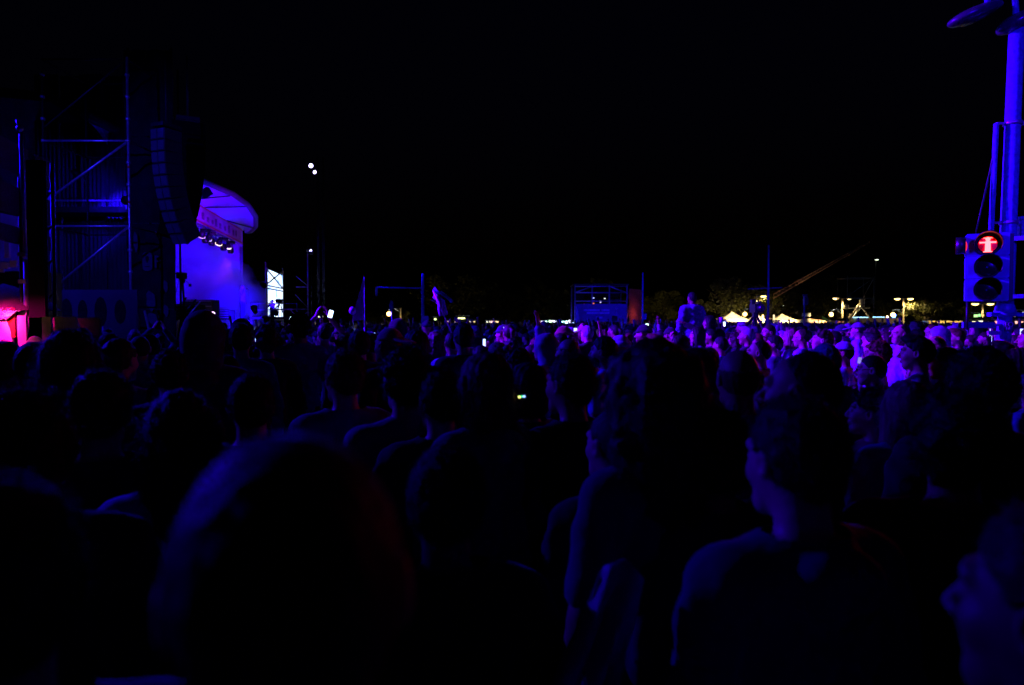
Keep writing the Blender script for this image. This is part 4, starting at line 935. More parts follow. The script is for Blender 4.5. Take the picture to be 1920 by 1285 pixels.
# ================================================================= tents and stalls
def pagoda(px, Y, w, eave, peak, label, col=TARP, en=500, lampc=WARM):
    x = at(px,605,Y).x; r_ = empty('tent', (x, Y, 0), 0, label, 'tent', 'white pagoda tents beyond the crowd')
    b = MB(); n = 6; vs = []; fs = []; N = 24
    for i in range(n+1):
        t_ = i/n; z = eave + (peak-eave)*(t_**1.9); rr = (1-t_)*w/2 + .03
        for k in range(N):
            an = 2*math.pi*(k+.5)/N; q = max(abs(math.cos(an)), abs(math.sin(an))); vs.append((rr*math.cos(an)/q, rr*math.sin(an)/q, z))
    for i in range(n):
        for k in range(N): fs.append((i*N+k, i*N+(k+1)%N, (i+1)*N+(k+1)%N, (i+1)*N+k))
    b.add(vs, fs, True); b.build('roof', col, r_)
    MB().box((0,-w/2,eave-.12),(w,.03,.24)).build('valance', col, r_)
    for sx in (-1,1):
        for sy in (-1,1): bars(r_, 'leg', [(sx*w/2*.98, sy*w/2*.98, 0),(sx*w/2*.98, sy*w/2*.98, eave)], .04, STEEL)
    MB().box((0,w/2-.1,1.1),(w*.96,.04,2.2)).build('rear_wall', col, r_)
    MB().box((0,-w/2+.5,.55),(w*.8,.5,1.1)).build('counter', WOOD, r_)
    lamp('tent_light', 'SPOT', (0,-w/2-2.6,eave+1.0), (0,0,eave-.1), lampc, en*8, .2, 52, .6, parent=r_);  # added spot outside the tent, brightening its canvas
    MB().ball((0,-w/2-.1,eave-.3), .10, 8, 6).build('bulb', glow('tent_light', (1,.7,.3), 12), r_); return r_
pagoda(1372, 74, 4.0, 2.15, 3.0, 'tallest white pagoda tent, left of the tripod camera', en=520)
pagoda(1418, 78, 3.0, 2.1, 2.8, 'white pagoda tent partly hidden behind the tripod legs', en=360)
pagoda(1466, 80, 4.0, 2.1, 2.85, 'white pagoda tent with a drooping peak right of the tripod', en=420)
pagoda(1520, 84, 4.2, 2.05, 2.35, 'pinkish low tent under the white notice boards', mat('pink_canvas', (.85,.52,.42), rough=.8, scale=3), en=300)
for i, (px, py, Y) in enumerate(((1430,605,77),(1451,606,77))):
    r_ = empty('pillar_sign', (at(px,605,Y).x, Y, 0), 0, ['slim glowing upright sign left of the thin mast','slim glowing upright sign just right of the thin mast'][i], 'sign'); MB().box((0,0,1.35),(.13,.13,2.7)).build('panel', glow('pillar_glow', (1,.75,.4), 1.6), r_); MB().box((0,0,.05),(.4,.4,.1)).build('foot', DARKMETAL, r_)
r_ = empty('notice_boards', (at(1511,605,82).x, 82, 0), 0, 'two pale rectangular notice boards on a post between tents', 'sign')
for z in (2.1,2.75): MB().box((0,-.1,z),(1.0,.05,.42)).build('board', TARP, r_)
bars(r_, 'post', [(0,0,0),(0,0,3.0)], .05, DARKMETAL)
# strips of lit stalls
STG = 'small lit stalls on the far edge of the square'
def stall(px, Y, w, z0, z1, col, st, label, name='stall', cat='stall', pieces=5, seed=0):
    x = at(px,605,Y).x; r_ = empty(name, (x, Y, 0), 0, label, cat, STG if cat == 'stall' else None); rr = random.Random(seed + px)
    MB().box((0,.6,1.15),(w,1.2,2.3)).build('cabin', DARKMETAL, r_); MB().box((0,-.15,z1+.10),(w+.3,.5,.08)).build('awning', TARP, r_)
    x0 = -w/2+.05
    for k in range(pieces):
        pw = w/pieces*rr.uniform(.45,.9); c = tuple(max(0,min(1.2, v*rr.uniform(.6,1.3))) for v in col)
        MB().box((x0+pw/2,-.02,(z0+z1)/2 + rr.uniform(-.05,.05)),(pw,.04,(z1-z0)*rr.uniform(.5,1))).build('lit_panel', glow('stall_%d_%d' % (px,k), c, st), r_); x0 += w/pieces
    return r_
stall(1035, 78, 3.4, 1.80, 2.05, (.75,.8,1.0), 3.2, 'stall with broken white lettering lights left of the control tower', pieces=8)
stall(1065, 76, 1.5, 1.72, 2.10, (.55,.75,1.0), 4.0, 'bright blue-white stall touching the control tower', pieces=4)
stall(1011, 80, .6, 1.85, 2.05, (1.0,.35,.2), 1.5, 'small orange stall light left of the white lettering', pieces=1)
stall(868, 60, .95, 2.08, 2.32, (1.0,.9,.45), 4.0, 'single bright yellow rectangular sign right of the teal scarf', 'lit_sign', 'sign', pieces=1)
stall(817, 62, .35, 2.0, 2.25, (1.0,.9,.45), 2.6, 'small yellow square light under the teal scarf', 'lit_sign', 'sign', pieces=1)
stall(872, 70, 2.2, 1.83, 1.95, (1.0,.7,.35), 2.0, 'low warm stall lights under the yellow sign', pieces=6)
stall(923, 70, 1.3, 1.78, 1.95, (1.0,.85,.5), 2.6, 'short row of pale stall lights right of the yellow sign', pieces=3)
stall(842, 70, .6, 1.85, 1.93, (1.0,.7,.35), 1.6, 'faint stall light left of the yellow sign', pieces=2)
stall(1905, 52, 3.4, 1.62, 1.98, (1.0,.62,.28), 2.2, 'kiosk counter glowing warm behind the signal pole', pieces=7)
stall(1915, 56, 4.0, 2.15, 2.75, (.9,.95,.5), 1.8, 'upper greenish lit boards of the kiosk behind the signal pole', pieces=4)
stall(1845, 60, 2.2, 1.70, 1.95, (1.0,.8,.45), 2.2, 'pale stall left of the sticker-covered pole', pieces=4)
stall(1833, 62, .8, 2.3, 2.6, (.7,1.0,.5), 1.5, 'small greenish lit board under the traffic signal', 'lit_sign', 'sign', pieces=2)
stall(1590, 86, 4.5, 1.80, 1.93, (1.0,.5,.2), .8, 'dim warm stall at the foot of the far scaffold tower', pieces=9)
r_ = empty('awning', (at(1768,605,70).x, 70, 0), 0, 'flat yellow-lit awning left of the traffic signal', 'awning')
MB().add([(-1.9,-.6,2.02),(1.9,-.6,1.98),(1.6,.9,2.0),(-1.6,.9,2.0),(-1.7,-.4,1.74),(1.2,-.4,1.76),(1.1,.7,1.76),(-1.5,.7,1.76)], [(0,1,2,3),(7,6,5,4),(0,4,5,1),(1,5,6,2),(2,6,7,3),(3,7,4,0)]).build('cloth', mat('awning_cloth', (.85,.62,.25), rough=.8), r_)
for x in (-1.6,1.2): bars(r_, 'leg', [(x,.5,0),(x,.5,1.8)], .03, STEEL)
lamp('awning_bulb', 'POINT', (0,-2.2,1.2), None, WARM, 260, .2, parent=r_)
# emergency van with blue beacon
v_ = empty('ambulance', (at(1647,605,72).x, 72, 0), R(0), 'emergency van with a glowing blue beacon and white roof lights', 'ambulance')
VP = mat('van_paint', (.75,.55,.42), rough=.35, var=.06); VW = mat('van_glass', (.02,.03,.04), rough=.08)
b = MB(); b.slab([(-2.6,.35),(2.5,.35),(2.62,.9),(2.45,1.25),(1.95,1.95),(1.6,2.28),(-2.55,2.32),(-2.66,1.4)], 1.9); b.build('body', VP, v_)
for x in (-1.6,1.6):
    for y in (-.9,.9): w2 = MB().lathe((x,y,.36), [(.01,-.12),(.34,-.12),(.36,-.08),(.36,.08),(.34,.12),(.01,.12)], 16, Matrix.Rotation(R(90),3,'X')).build('wheel', RUBBER, v_)
MB().box((1.55,-.96,1.65),(.7,.02,.45)).build('side_window', VW, v_); MB().box((-.6,-.96,1.65),(1.9,.02,.4)).build('side_window', VW, v_)
MB().box((-.2,-.965,1.1),(4.6,.02,.18)).build('stripe', mat('van_stripe', (.65,.06,.03), rough=.4), v_)
MB().box((-2.0,-.2,2.37),(1.5,.3,.06)).build('roof_light_bar', glow('roof_bar', (.35,.75,1.0), 3.5), v_); MB().box((-.1,-.2,2.39),(1.1,.3,.06)).build('roof_light_bar', glow('roof_bar', (.35,.75,1.0), 3.5), v_)
MB().ball((1.55,-.1,2.55),.20,12,8).build('beacon', glow('beacon', (.08,.25,1.0), 22), v_); lamp('beacon_bulb', 'POINT', (1.55,-.6,2.7), None, (.05,.2,1), 260, .15, parent=v_)
MB().ball((.6,-.6,2.42),.10,10,6).build('work_light', glow('work_l', (1,.6,.3), 12), v_)
# green flag lit from behind
f_ = empty('flag', (at(1541,605,58).x, 58, 0), 0, 'green flag with a pale disc drooping over the far crowd', 'flag')
b = MB(); vs = []; fs = []
for i in range(13):
    for j in range(9):
        u, v = i/12, j/8; vs.append((u*1.0, .06*math.sin(u*7+v*2), 2.42 - .62*v*(.3+.7*u) - .50*u - .25*u*u*(1-v)))
for i in range(12):
    for j in range(8): k = i*9+j; fs.append((k,k+9,k+10,k+1))
b.add(vs, fs, True); b.build('cloth', mat('green_flag', (.10,.30,.13), rough=.8, scale=4), f_); bars(f_, 'pole', [(0,0,0),(0,0,2.5)], .02, WOOD)
MB().slab([(.12*math.cos(R(a)), .08*math.sin(R(a))) for a in range(0,360,30)], .01).build('disc', TARP, f_, loc=(.62,-.09,1.98))
lamp('flag_light', 'POINT', (.4,-1.4,2.5), None, WARM, 12, .2, parent=f_)
# far scaffold tower and crane
scaffold_tower('far_scaffold', 'lattice scaffold tower standing over the double street lamp', (at(1588,605,80).x, 80, 0), 3.1, 2.4, 2.35, 3, m=mat('dull_steel', (.07,.065,.05), rough=.7), r=.05, cat='tower')
q = at(1588,605,78)
q = at(1588,605,94.5); K = lambda v: (v[0]*1.2, v[1], (v[2]-1.83)*1.2+1.83)
fr = empty('leaning_poles', (q.x, 94.5, 0), 0, 'tripod of pale leaning poles lit by the street lamp', 'scaffold')
for a, c in (((-.3,0,1.9),(2.1,0,4.6)),((0,0,1.9),(2.0,0,4.9)),((.0,0,1.7),(1.7,0,3.6)),((3.0,0,1.9),(1.6,0,3.65)),((-.6,0,3.45),(2.6,0,3.5)),((0.2,.1,1.6),(1.4,.1,3.5))): bars(fr, 'pole', [K(a), K(c)], .07, TARP if a[2] > 1.8 else STEEL, 6)
for x in (-.36, 3.6, 1.56): bars(fr, 'leg', [(x,0,0),(x,0,2.1)], .07, STEEL, 6)
MB().box((2.1,.1,4.55),(.6,.3,1.2)).build('lit_box', TARP, fr); MB().box((-.18,-.2,4.0),(.6,.2,.45)).build('sign_box', TARP, fr)
CP = mat('crane_paint', (.60,.34,.24), rough=.6)
cb = empty('crane', (at(1444,605,96).x, 96, 0), 0, 'dim lattice crane boom rising to the right above the tents', 'crane')
tip = at(1630, 453, 97) - cb.location; root_ = at(1450, 552, 96) - cb.location
MB().tube([tuple(root_), tuple(tip)], .05, 5).build('chord', CP, cb); MB().tube([tuple(root_ + Vector((0,0,-.6))), tuple(tip + Vector((0,0,-.15)))], .05, 5).build('chord', CP, cb)
b = MB()
for i in range(28):
    u = i/28; u2 = (i+.5)/28; a = root_.lerp(tip,u); c = root_.lerp(tip,u2) + Vector((0,0,-.6*(1-u2)-.15*u2)); e = root_.lerp(tip,(i+1)/28); b.tube([tuple(a),tuple(c),tuple(e)], .03, 4)
b.build('lacing', CP, cb); MB().box((0,0,1.6),(2.2,2.6,1.6)).build('crane_body', CP, cb); bars(cb, 'turret', [(0,0,2.3),(.3,0,root_.z)], .08, RUBBER)
flood('crane_fill', (cb.location.x + 2.5, 93.0, 3.2), (cb.location.x + 8, 96.4, 10.5), (1.0,.55,.35), 260, 60, 'added warm fill lamp at the foot of the crane boom', .1, .8, None, (1,.7,.4), .12, 2)  # added fill so the boom shows against the sky
cb = empty('thin_mast', (at(1440,605,30).x, 30, 0), 0, 'thin blue-lit mast with a crossbar rising right of the tripod camera', 'pole')
bars(cb, 'mast', [(0,0,0),(0,0,1.83+145/FPX*30)], [.06,.035], GREYPAINT); bars(cb, 'crossbar', [(-.9,0,3.30),(.6,0,3.36)], .025, GREYPAINT)
p2_ = empty('signal_mast', (at(1508,605,40).x, 40, 0), 0, 'thin dark mast with small boxes in front of the pink tent', 'pole'); bars(p2_, 'pole', [(0,0,0),(0,0,3.4)], .05, GREYPAINT); MB().box((.02,-.1,3.1),(.22,.2,.5)).build('box', GREYPAINT, p2_); MB().box((0,-.1,3.45),(.3,.04,.06)).build('cap', GREYPAINT, p2_)
# tripod camera silhouette in the crowd
tq = at(1416, 605, 13.0); tcx = empty('tripod_camera', (tq.x, 13, 0), 0, 'black video camera on a tall tripod above the crowd, before the tents', 'camera')
MB().box((.02,0,2.10),(.16,.30,.16)).tube([(.02,-.1,2.10),(.02,-.34,2.10)],.05,10).box((-.07,-.05,2.22),(.06,.1,.08)).box((.10,.1,2.17),(.05,.12,.12)).build('camera', RUBBER, tcx)
MB().box((0,0,1.97),(.09,.09,.10)).tube([(0,0,1.97),(.22,.2,1.80)],.012,5).build('head', RUBBER, tcx)
for a, c in (((-.02,0,1.95),(-.36,-.1,1.55)),((.03,0,1.95),(.26,-.1,1.4)),((0,0.02,1.95),(-.02,.3,1.4))):
    e = tuple(Vector(a) + (Vector(c)-Vector(a))*(1.95/(1.95-c[2]))); bars(tcx, 'leg', [a, e], .022, RUBBER)
bars(tcx, 'centre_column', [(0,0,1.95),(0,0,1.2)], .02, RUBBER)

# ================================================================= pedestrian signal and its pole
PY = 8.5; pb = at(1882, 640, PY); tp_ = at(1906, 55, PY)
sp_ = empty('signal_pole', (pb.x, PY, 0), 0, 'tall blue-lit steel pole with stickers, brackets and dark lamp heads on top', 'pole')
lean = (tp_.x - pb.x)/(tp_.z - pb.z)
sh = lambda z: lean*(z - pb.z)
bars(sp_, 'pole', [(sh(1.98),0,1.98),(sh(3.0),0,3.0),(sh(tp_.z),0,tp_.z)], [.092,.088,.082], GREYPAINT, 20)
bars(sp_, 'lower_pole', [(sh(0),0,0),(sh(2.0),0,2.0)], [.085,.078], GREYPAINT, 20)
MB().lathe((sh(2.0),0,2.0), [(.08,-.10),(.125,-.05),(.10,.04),(.09,.06)], 18).box((sh(1.9)-.13,-.02,1.93),(.16,.08,.05)).box((sh(1.9)+.13,-.02,1.93),(.14,.08,.05)).build('collar', GREYPAINT, sp_)
q = at(1858, 430, PY) - sp_.location; q2 = at(1868, 232, PY) - sp_.location
bars(sp_, 'conduit', [(q.x,0,2.9),(q2.x,0,q2.z)], .030, GREYPAINT, 10)
for z in (q2.z, q.z + .08):
    MB().lathe((sh(z),0,z), [(.095,-.02),(.105,-.02),(.105,.02),(.095,.02)], 16).box(((sh(z)+q2.x)/2,0,z),(abs(sh(z)-q2.x),.03,.025)).box((sh(z)+.12,0,z),(.07,.05,.05)).build('clamp', STEEL, sp_)
cq = [at(px, py, PY) - sp_.location for px, py in ((1866,240),(1862,290),(1850,350),(1838,400),(1830,436))]
bars(sp_, 'cable', [tuple(v) for v in cq], .010, RUBBER, 6)
MB().box((sh(3.0)+.20,0,2.98),(.16,.12,.22)).box((sh(3.0)+.17,-.02,3.12),(.10,.05,.04)).build('junction_box', GREYPAINT, sp_)
# stickers wrapped round the lower pole
def wrap(z0, z1, a0, a1, name='sticker', m_=STICKER, r=.0855, label=None):
    vs = []; fs = []; n_ = 8
    for i in range(n_+1):
        a = R(a0 + (a1-a0)*i/n_)
        for z in (z0, z1): vs.append((sh((z0+z1)/2) + r*math.cos(a), r*math.sin(a), z))
    for i in range(n_): fs.append((i*2, i*2+2, i*2+3, i*2+1))
    o = MB().add(vs, fs, True) or None
    b = MB(); b.add(vs, fs, True); o = b.build(name, m_, sp_)
    if label: o['label'] = label
    return o
DST = mat('dark_sticker', (.10,.09,.14), rough=.5, scale=20); BST = mat('blue_sticker', (.25,.32,.6), rough=.5, scale=20)
s1 = wrap(1.72,1.84,232,300,'sticker',DST,.0835,'dark sticker with pale lettering')
for i, (z0, z1, a0, a1, m_) in enumerate(((1.50,1.60,240,285,STICKER),(1.35,1.46,215,262,BST),(1.30,1.42,272,310,STICKER),(1.60,1.68,200,236,BST),(1.20,1.29,235,290,DST),(1.12,1.20,220,250,STICKER),(1.24,1.33,196,222,STICKER),(1.46,1.54,292,325,STICKER),(1.05,1.12,262,300,BST),(1.63,1.70,255,292,BST))): wrap(z0,z1,a0,a1,'sticker',m_,.0842+.0006*i)
def text(s, size, m_, parent, loc, rot=(R(90),0,0), ext=.002, name='lettering'):
    cu = bpy.data.curves.new(name, 'FONT'); cu.body = s; cu.size = size; cu.extrude = ext; cu.align_x = 'CENTER'; cu.align_y = 'CENTER'; cu.materials.append(m_)
    o = bpy.data.objects.new(name, cu); COL.objects.link(o); bpy.context.view_layer.update()
    me = bpy.data.meshes.new_from_object(o.evaluated_get(bpy.context.evaluated_depsgraph_get())); bpy.data.objects.remove(o)
    return link(name, me, parent, loc, rot)
text('FO', .085, STICKER, s1, (sh(1.8)-.005,-.0885,1.803)); text('HE', .055, STICKER, s1, (sh(1.75)-.005,-.0885,1.75))
# direction arms near collar
MB().box((-.33,-.02,1.80),(.40,.03,.075)).build('name_plate', GREYPAINT, sp_); MB().box((-.14,-.03,1.70),(.16,.03,.05)).build('small_plate', STICKER, sp_)
bars(sp_, 'plate_arm', [(sh(1.85),0,1.80),(-.14,-.02,1.80)], .02, STEEL)
# dark lamp heads on top
for (px, py, rx, rz_, ty) in ((1828,27,.34,.085,-20),(1905,42,.22,.10,-28)):
    q = at(px, py, PY) - sp_.location; h = MB().ball((0,0,0), 1.0, 18, 10, (rx,.22,rz_)).build('lamp_head', mat('gloss_dark_shell', (.05,.05,.055), rough=.28, spec=.6), sp_, loc=tuple(q), rot=(0,R(ty),0))
    MB().lathe((0,0,-rz_*.25), [(rx*.55,0),(rx*.5,-.05),(.01,-.07)], 14).build('diffuser', RUBBER, h)
bars(sp_, 'arm', [(sh(tp_.z),0,tp_.z),(sh(6.0)-.05,0,6.0),(-.25,0,5.9)], .04, GREYPAINT); bars(sp_, 'riser', [tuple(at(1852,8,PY)-sp_.location), tuple(at(1854,-60,PY)-sp_.location)], .035, GREYPAINT)

ts = at(1851, 500, 8.3); tr_ = empty('pedestrian_signal', (ts.x, 8.3, 0), R(-30), 'three-lens pedestrian signal showing a lit red standing figure', 'traffic signal')
BX = mat('signal_face', (.07,.13,.33), rough=.4, var=.15, scale=14)
zt, zb = at(1851,437,8.3).z, at(1851,565,8.3).z; hh = (zt - zb)/3; Wd = .44
RED = glow('red_figure', (1.0,.10,.09), 6)
for k in range(3):
    zc = zt - hh*(k+.5); m_ = MB()
    m_.slab(rrect(Wd, hh*.985, .02), .20, c=(0,.10,zc)); f = m_.build('housing', BX, tr_)
    # lens ring, visor, lens
    MB().lathe((0,-.004,zc), [(.118,.0),(.135,.0),(.135,.03),(.118,.03)], 24, Matrix.Rotation(R(90),3,'X')).build('lens_ring', RUBBER, f)
    MB().lathe((0,-.002,zc), [(.118,.002),(.08,.012),(.01,.016)], 20, Matrix.Rotation(R(90),3,'X')).build('lens', mat('dark_lens', (.015,.010,.012), rough=.12, var=.05), f)
    vs = []; fs = []; n_ = 16; ln = .20
    for i in range(n_+1):
        a = R(-28 + 236*i/n_)
        for (rr, y) in ((.135,-.03),(.142,-.03-ln*(.45+.55*max(0,math.sin(a))))): vs.append((rr*math.cos(a), y, zc + rr*math.sin(a)))
    for i in range(n_): fs.append((i*2,i*2+1,i*2+3,i*2+2))
    o = MB(); o.add(vs, fs, True); v = o.build('visor', RUBBER, f); so = v.modifiers.new('thickness', 'SOLIDIFY'); so.thickness = .004
    if k == 0:
        MB().lathe((0,-.014,zc), [(.098,.0),(.07,.006),(.01,.008)], 18, Matrix.Rotation(R(90),3,'X')).build('lit_lens', glow('lit_lens', (1,0,.0), .22), f)
        g = MB(); g.ball((0,0,.060), .026, 10, 8, (1,.35,1)); g.slab([(-.050,.070),(.050,.070),(.036,.079),(-.036,.079)], .012)
        g.slab([(-.026,.036),(.026,.036),(.028,-.03),(.030,-.085),(.044,-.085),(.044,-.096),(-.044,-.096),(-.044,-.085),(-.030,-.085),(-.028,-.03)], .012)
        g.slab([(-.085,.012),(.085,.012),(.085,.030),(-.085,.030)], .010); g.build('red_figure', RED, f, loc=(0,-.024,zc))
        lamp('red_spill', 'SPOT', (0,-.13,zc), None, (1,.02,.015), 60, .06, 115, .9, f).rotation_euler = (R(-80),0,0)
        # second red lens turned to the left, seen edge-on
        s2 = MB(); s2.ball((0,0,0), .085, 14, 10, (.55,1,1)); s2.build('side_lens', glow('side_red', (1,.02,.02), 1.4), f, loc=(-.25,.02,zc-.01))
        v2 = MB(); v2.lathe((-.225,.02,zc), [(.10,.0),(.104,.0),(.104,.10),(.10,.10)], 16, Matrix.Rotation(R(-90),3,'Y')); v2.build('side_visor', RUBBER, f)
MB().box((.13,.28,(zt+zb)/2),(.30,.18,zt-zb)).build('rear_box', RUBBER, tr_)
MB().box((.30,.24,zt-.06),(.30,.04,.05)).box((.30,.24,zb+.06),(.30,.04,.05)).build('bracket', STEEL, tr_)
bars(tr_, 'pipe', [(-.19,.05,zb+.02),(-.19,.05,zb-.35)], .014, DARKMETAL)

# ================================================================= flags and placards above the heads
def cloth_strip(name, pts, w, m_, parent, y=0, fold=.05):
    b = MB(); vs = []; fs = []; n_ = len(pts)
    for i, (x, z) in enumerate(pts):
        d_ = Vector((pts[min(i+1,n_-1)][0]-pts[max(i-1,0)][0], 0, pts[min(i+1,n_-1)][1]-pts[max(i-1,0)][1])).normalized(); nn = Vector((-d_.z,0,d_.x))
        for j in range(4): u = j/3-.5; p_ = Vector((x,y+fold*math.sin(i*1.1+j*1.4),z)) + nn*w*u*(1 if not isinstance(w, list) else 1); vs.append(tuple(p_))
    for i in range(n_-1):
        for j in range(3): k = i*4+j; fs.append((k,k+4,k+5,k+1))
    b.add(vs, fs, True); o = b.build(name, m_, parent); s_ = o.modifiers.new('thickness','SOLIDIFY'); s_.thickness = .006; return o
TEAL = mat('teal_cloth', (.10,.62,.50), rough=.8, var=.15, scale=6); RAIN = mat('dim_cloth', (.28,.14,.30), rough=.85, var=.4, scale=3)
Yf = 11.0; k1 = at(830,605,Yf)
sf = empty('scarf_flag', (k1.x, Yf, 0), 0, 'teal scarf streaming over violet cloth on a raised pole', 'flag')
L = lambda px, py, Y=Yf, o=sf: (at(px,py,Y).x - o.location.x, at(px,py,Y).z)
cloth_strip('scarf', [L(813,541),L(819,547),L(827,550),L(835,555),L(843,561),L(848,567)], .055, TEAL, sf)
cloth_strip('hanging_cloth', [L(811,555),L(818,560),L(826,567),L(828,580),L(832,592)], .14, RAIN, sf, .05, .08)
bars(sf, 'pole', [(L(852,612)[0],0,1.55),(L(812,545)[0],0,L(812,545)[1])], .012, STEEL); bars(sf, 'grip', [(L(852,612)[0],0,1.55),(L(856,620)[0],0,0.9)], .014, RUBBER)
fl = empty('furled_flag', (at(681,605,11).x, 11, 0), 0, 'dark furled flag with a pinkish tip on a pole, left of centre', 'flag')
L2 = lambda px, py: (at(px,py,11).x - fl.location.x, at(px,py,11).z)
b = MB(); b.slab([L2(682,520),L2(684,533),L2(681,548),L2(680,600),L2(661,602),L2(662,588),L2(668,570),L2(675,545)], .05); b.build('cloth', RAIN, fl); bars(fl, 'pole', [(L2(683,520)[0],0,0),(L2(683,520)[0],0,L2(683,519)[1])], .011, STEEL)
bl = empty('balloon', at(661,583,10.5), 0, 'round blue-lit balloon beside the furled flag', 'balloon'); MB().ball((0,0,0),.055,14,10,(1,1,1.15)).build('skin', mat('pale_rubber', (.55,.6,.7), rough=.3), bl); bars(bl, 'string', [(0,0,-.06),(0.02,0,-.5)], .003, RUBBER, 4)
pdl = empty('paddle_sign', (at(734,605,9).x, 9, 0), 0, 'teal leaf-shaped placard on a stick held above heads', 'placard')
q = at(733,573,9); MB().slab([(.028*math.cos(R(a))*(1.1-.2*math.sin(R(a))), .075*math.sin(R(a))) for a in range(0,360,24)], .012).build('board', TEAL, pdl, loc=(0,0,q.z)); bars(pdl, 'stick', [(0.004,0,q.z-.06),(.01,0,1.5)], .009, TEAL)
for px, py, Y, lb in ((1791,611,16,'small blue placard over the crowd left of the signal pole'),(1825,613,17,'pale round placard over the crowd beside the signal pole'),(1152,598,20,'square blue placard in front of the control tower')):
    q = at(px,py,Y); r_ = empty('placard', (q.x,Y,0), 0, lb, 'placard'); s_ = 10*Y/FPX
    MB().slab([(-s_*.55,-s_*.6),(s_*.5,-s_*.5),(s_*.6,s_*.5),(-s_*.45,s_*.6)], .01).build('board', STICKER, r_, loc=(0,0,q.z)); bars(r_, 'stick', [(0,.02,q.z),(0,.02,1.35)], .01, WOOD)

# ================================================================= the crowd
DK = (.022,.022,.026); NAVY = (.03,.035,.07); WHT = (.42,.52,.85); GRY = (.22,.22,.24); LBL = (.22,.34,.66); RST = (.30,.06,.06); KHK = (.20,.17,.12); LIL = (.42,.34,.48)
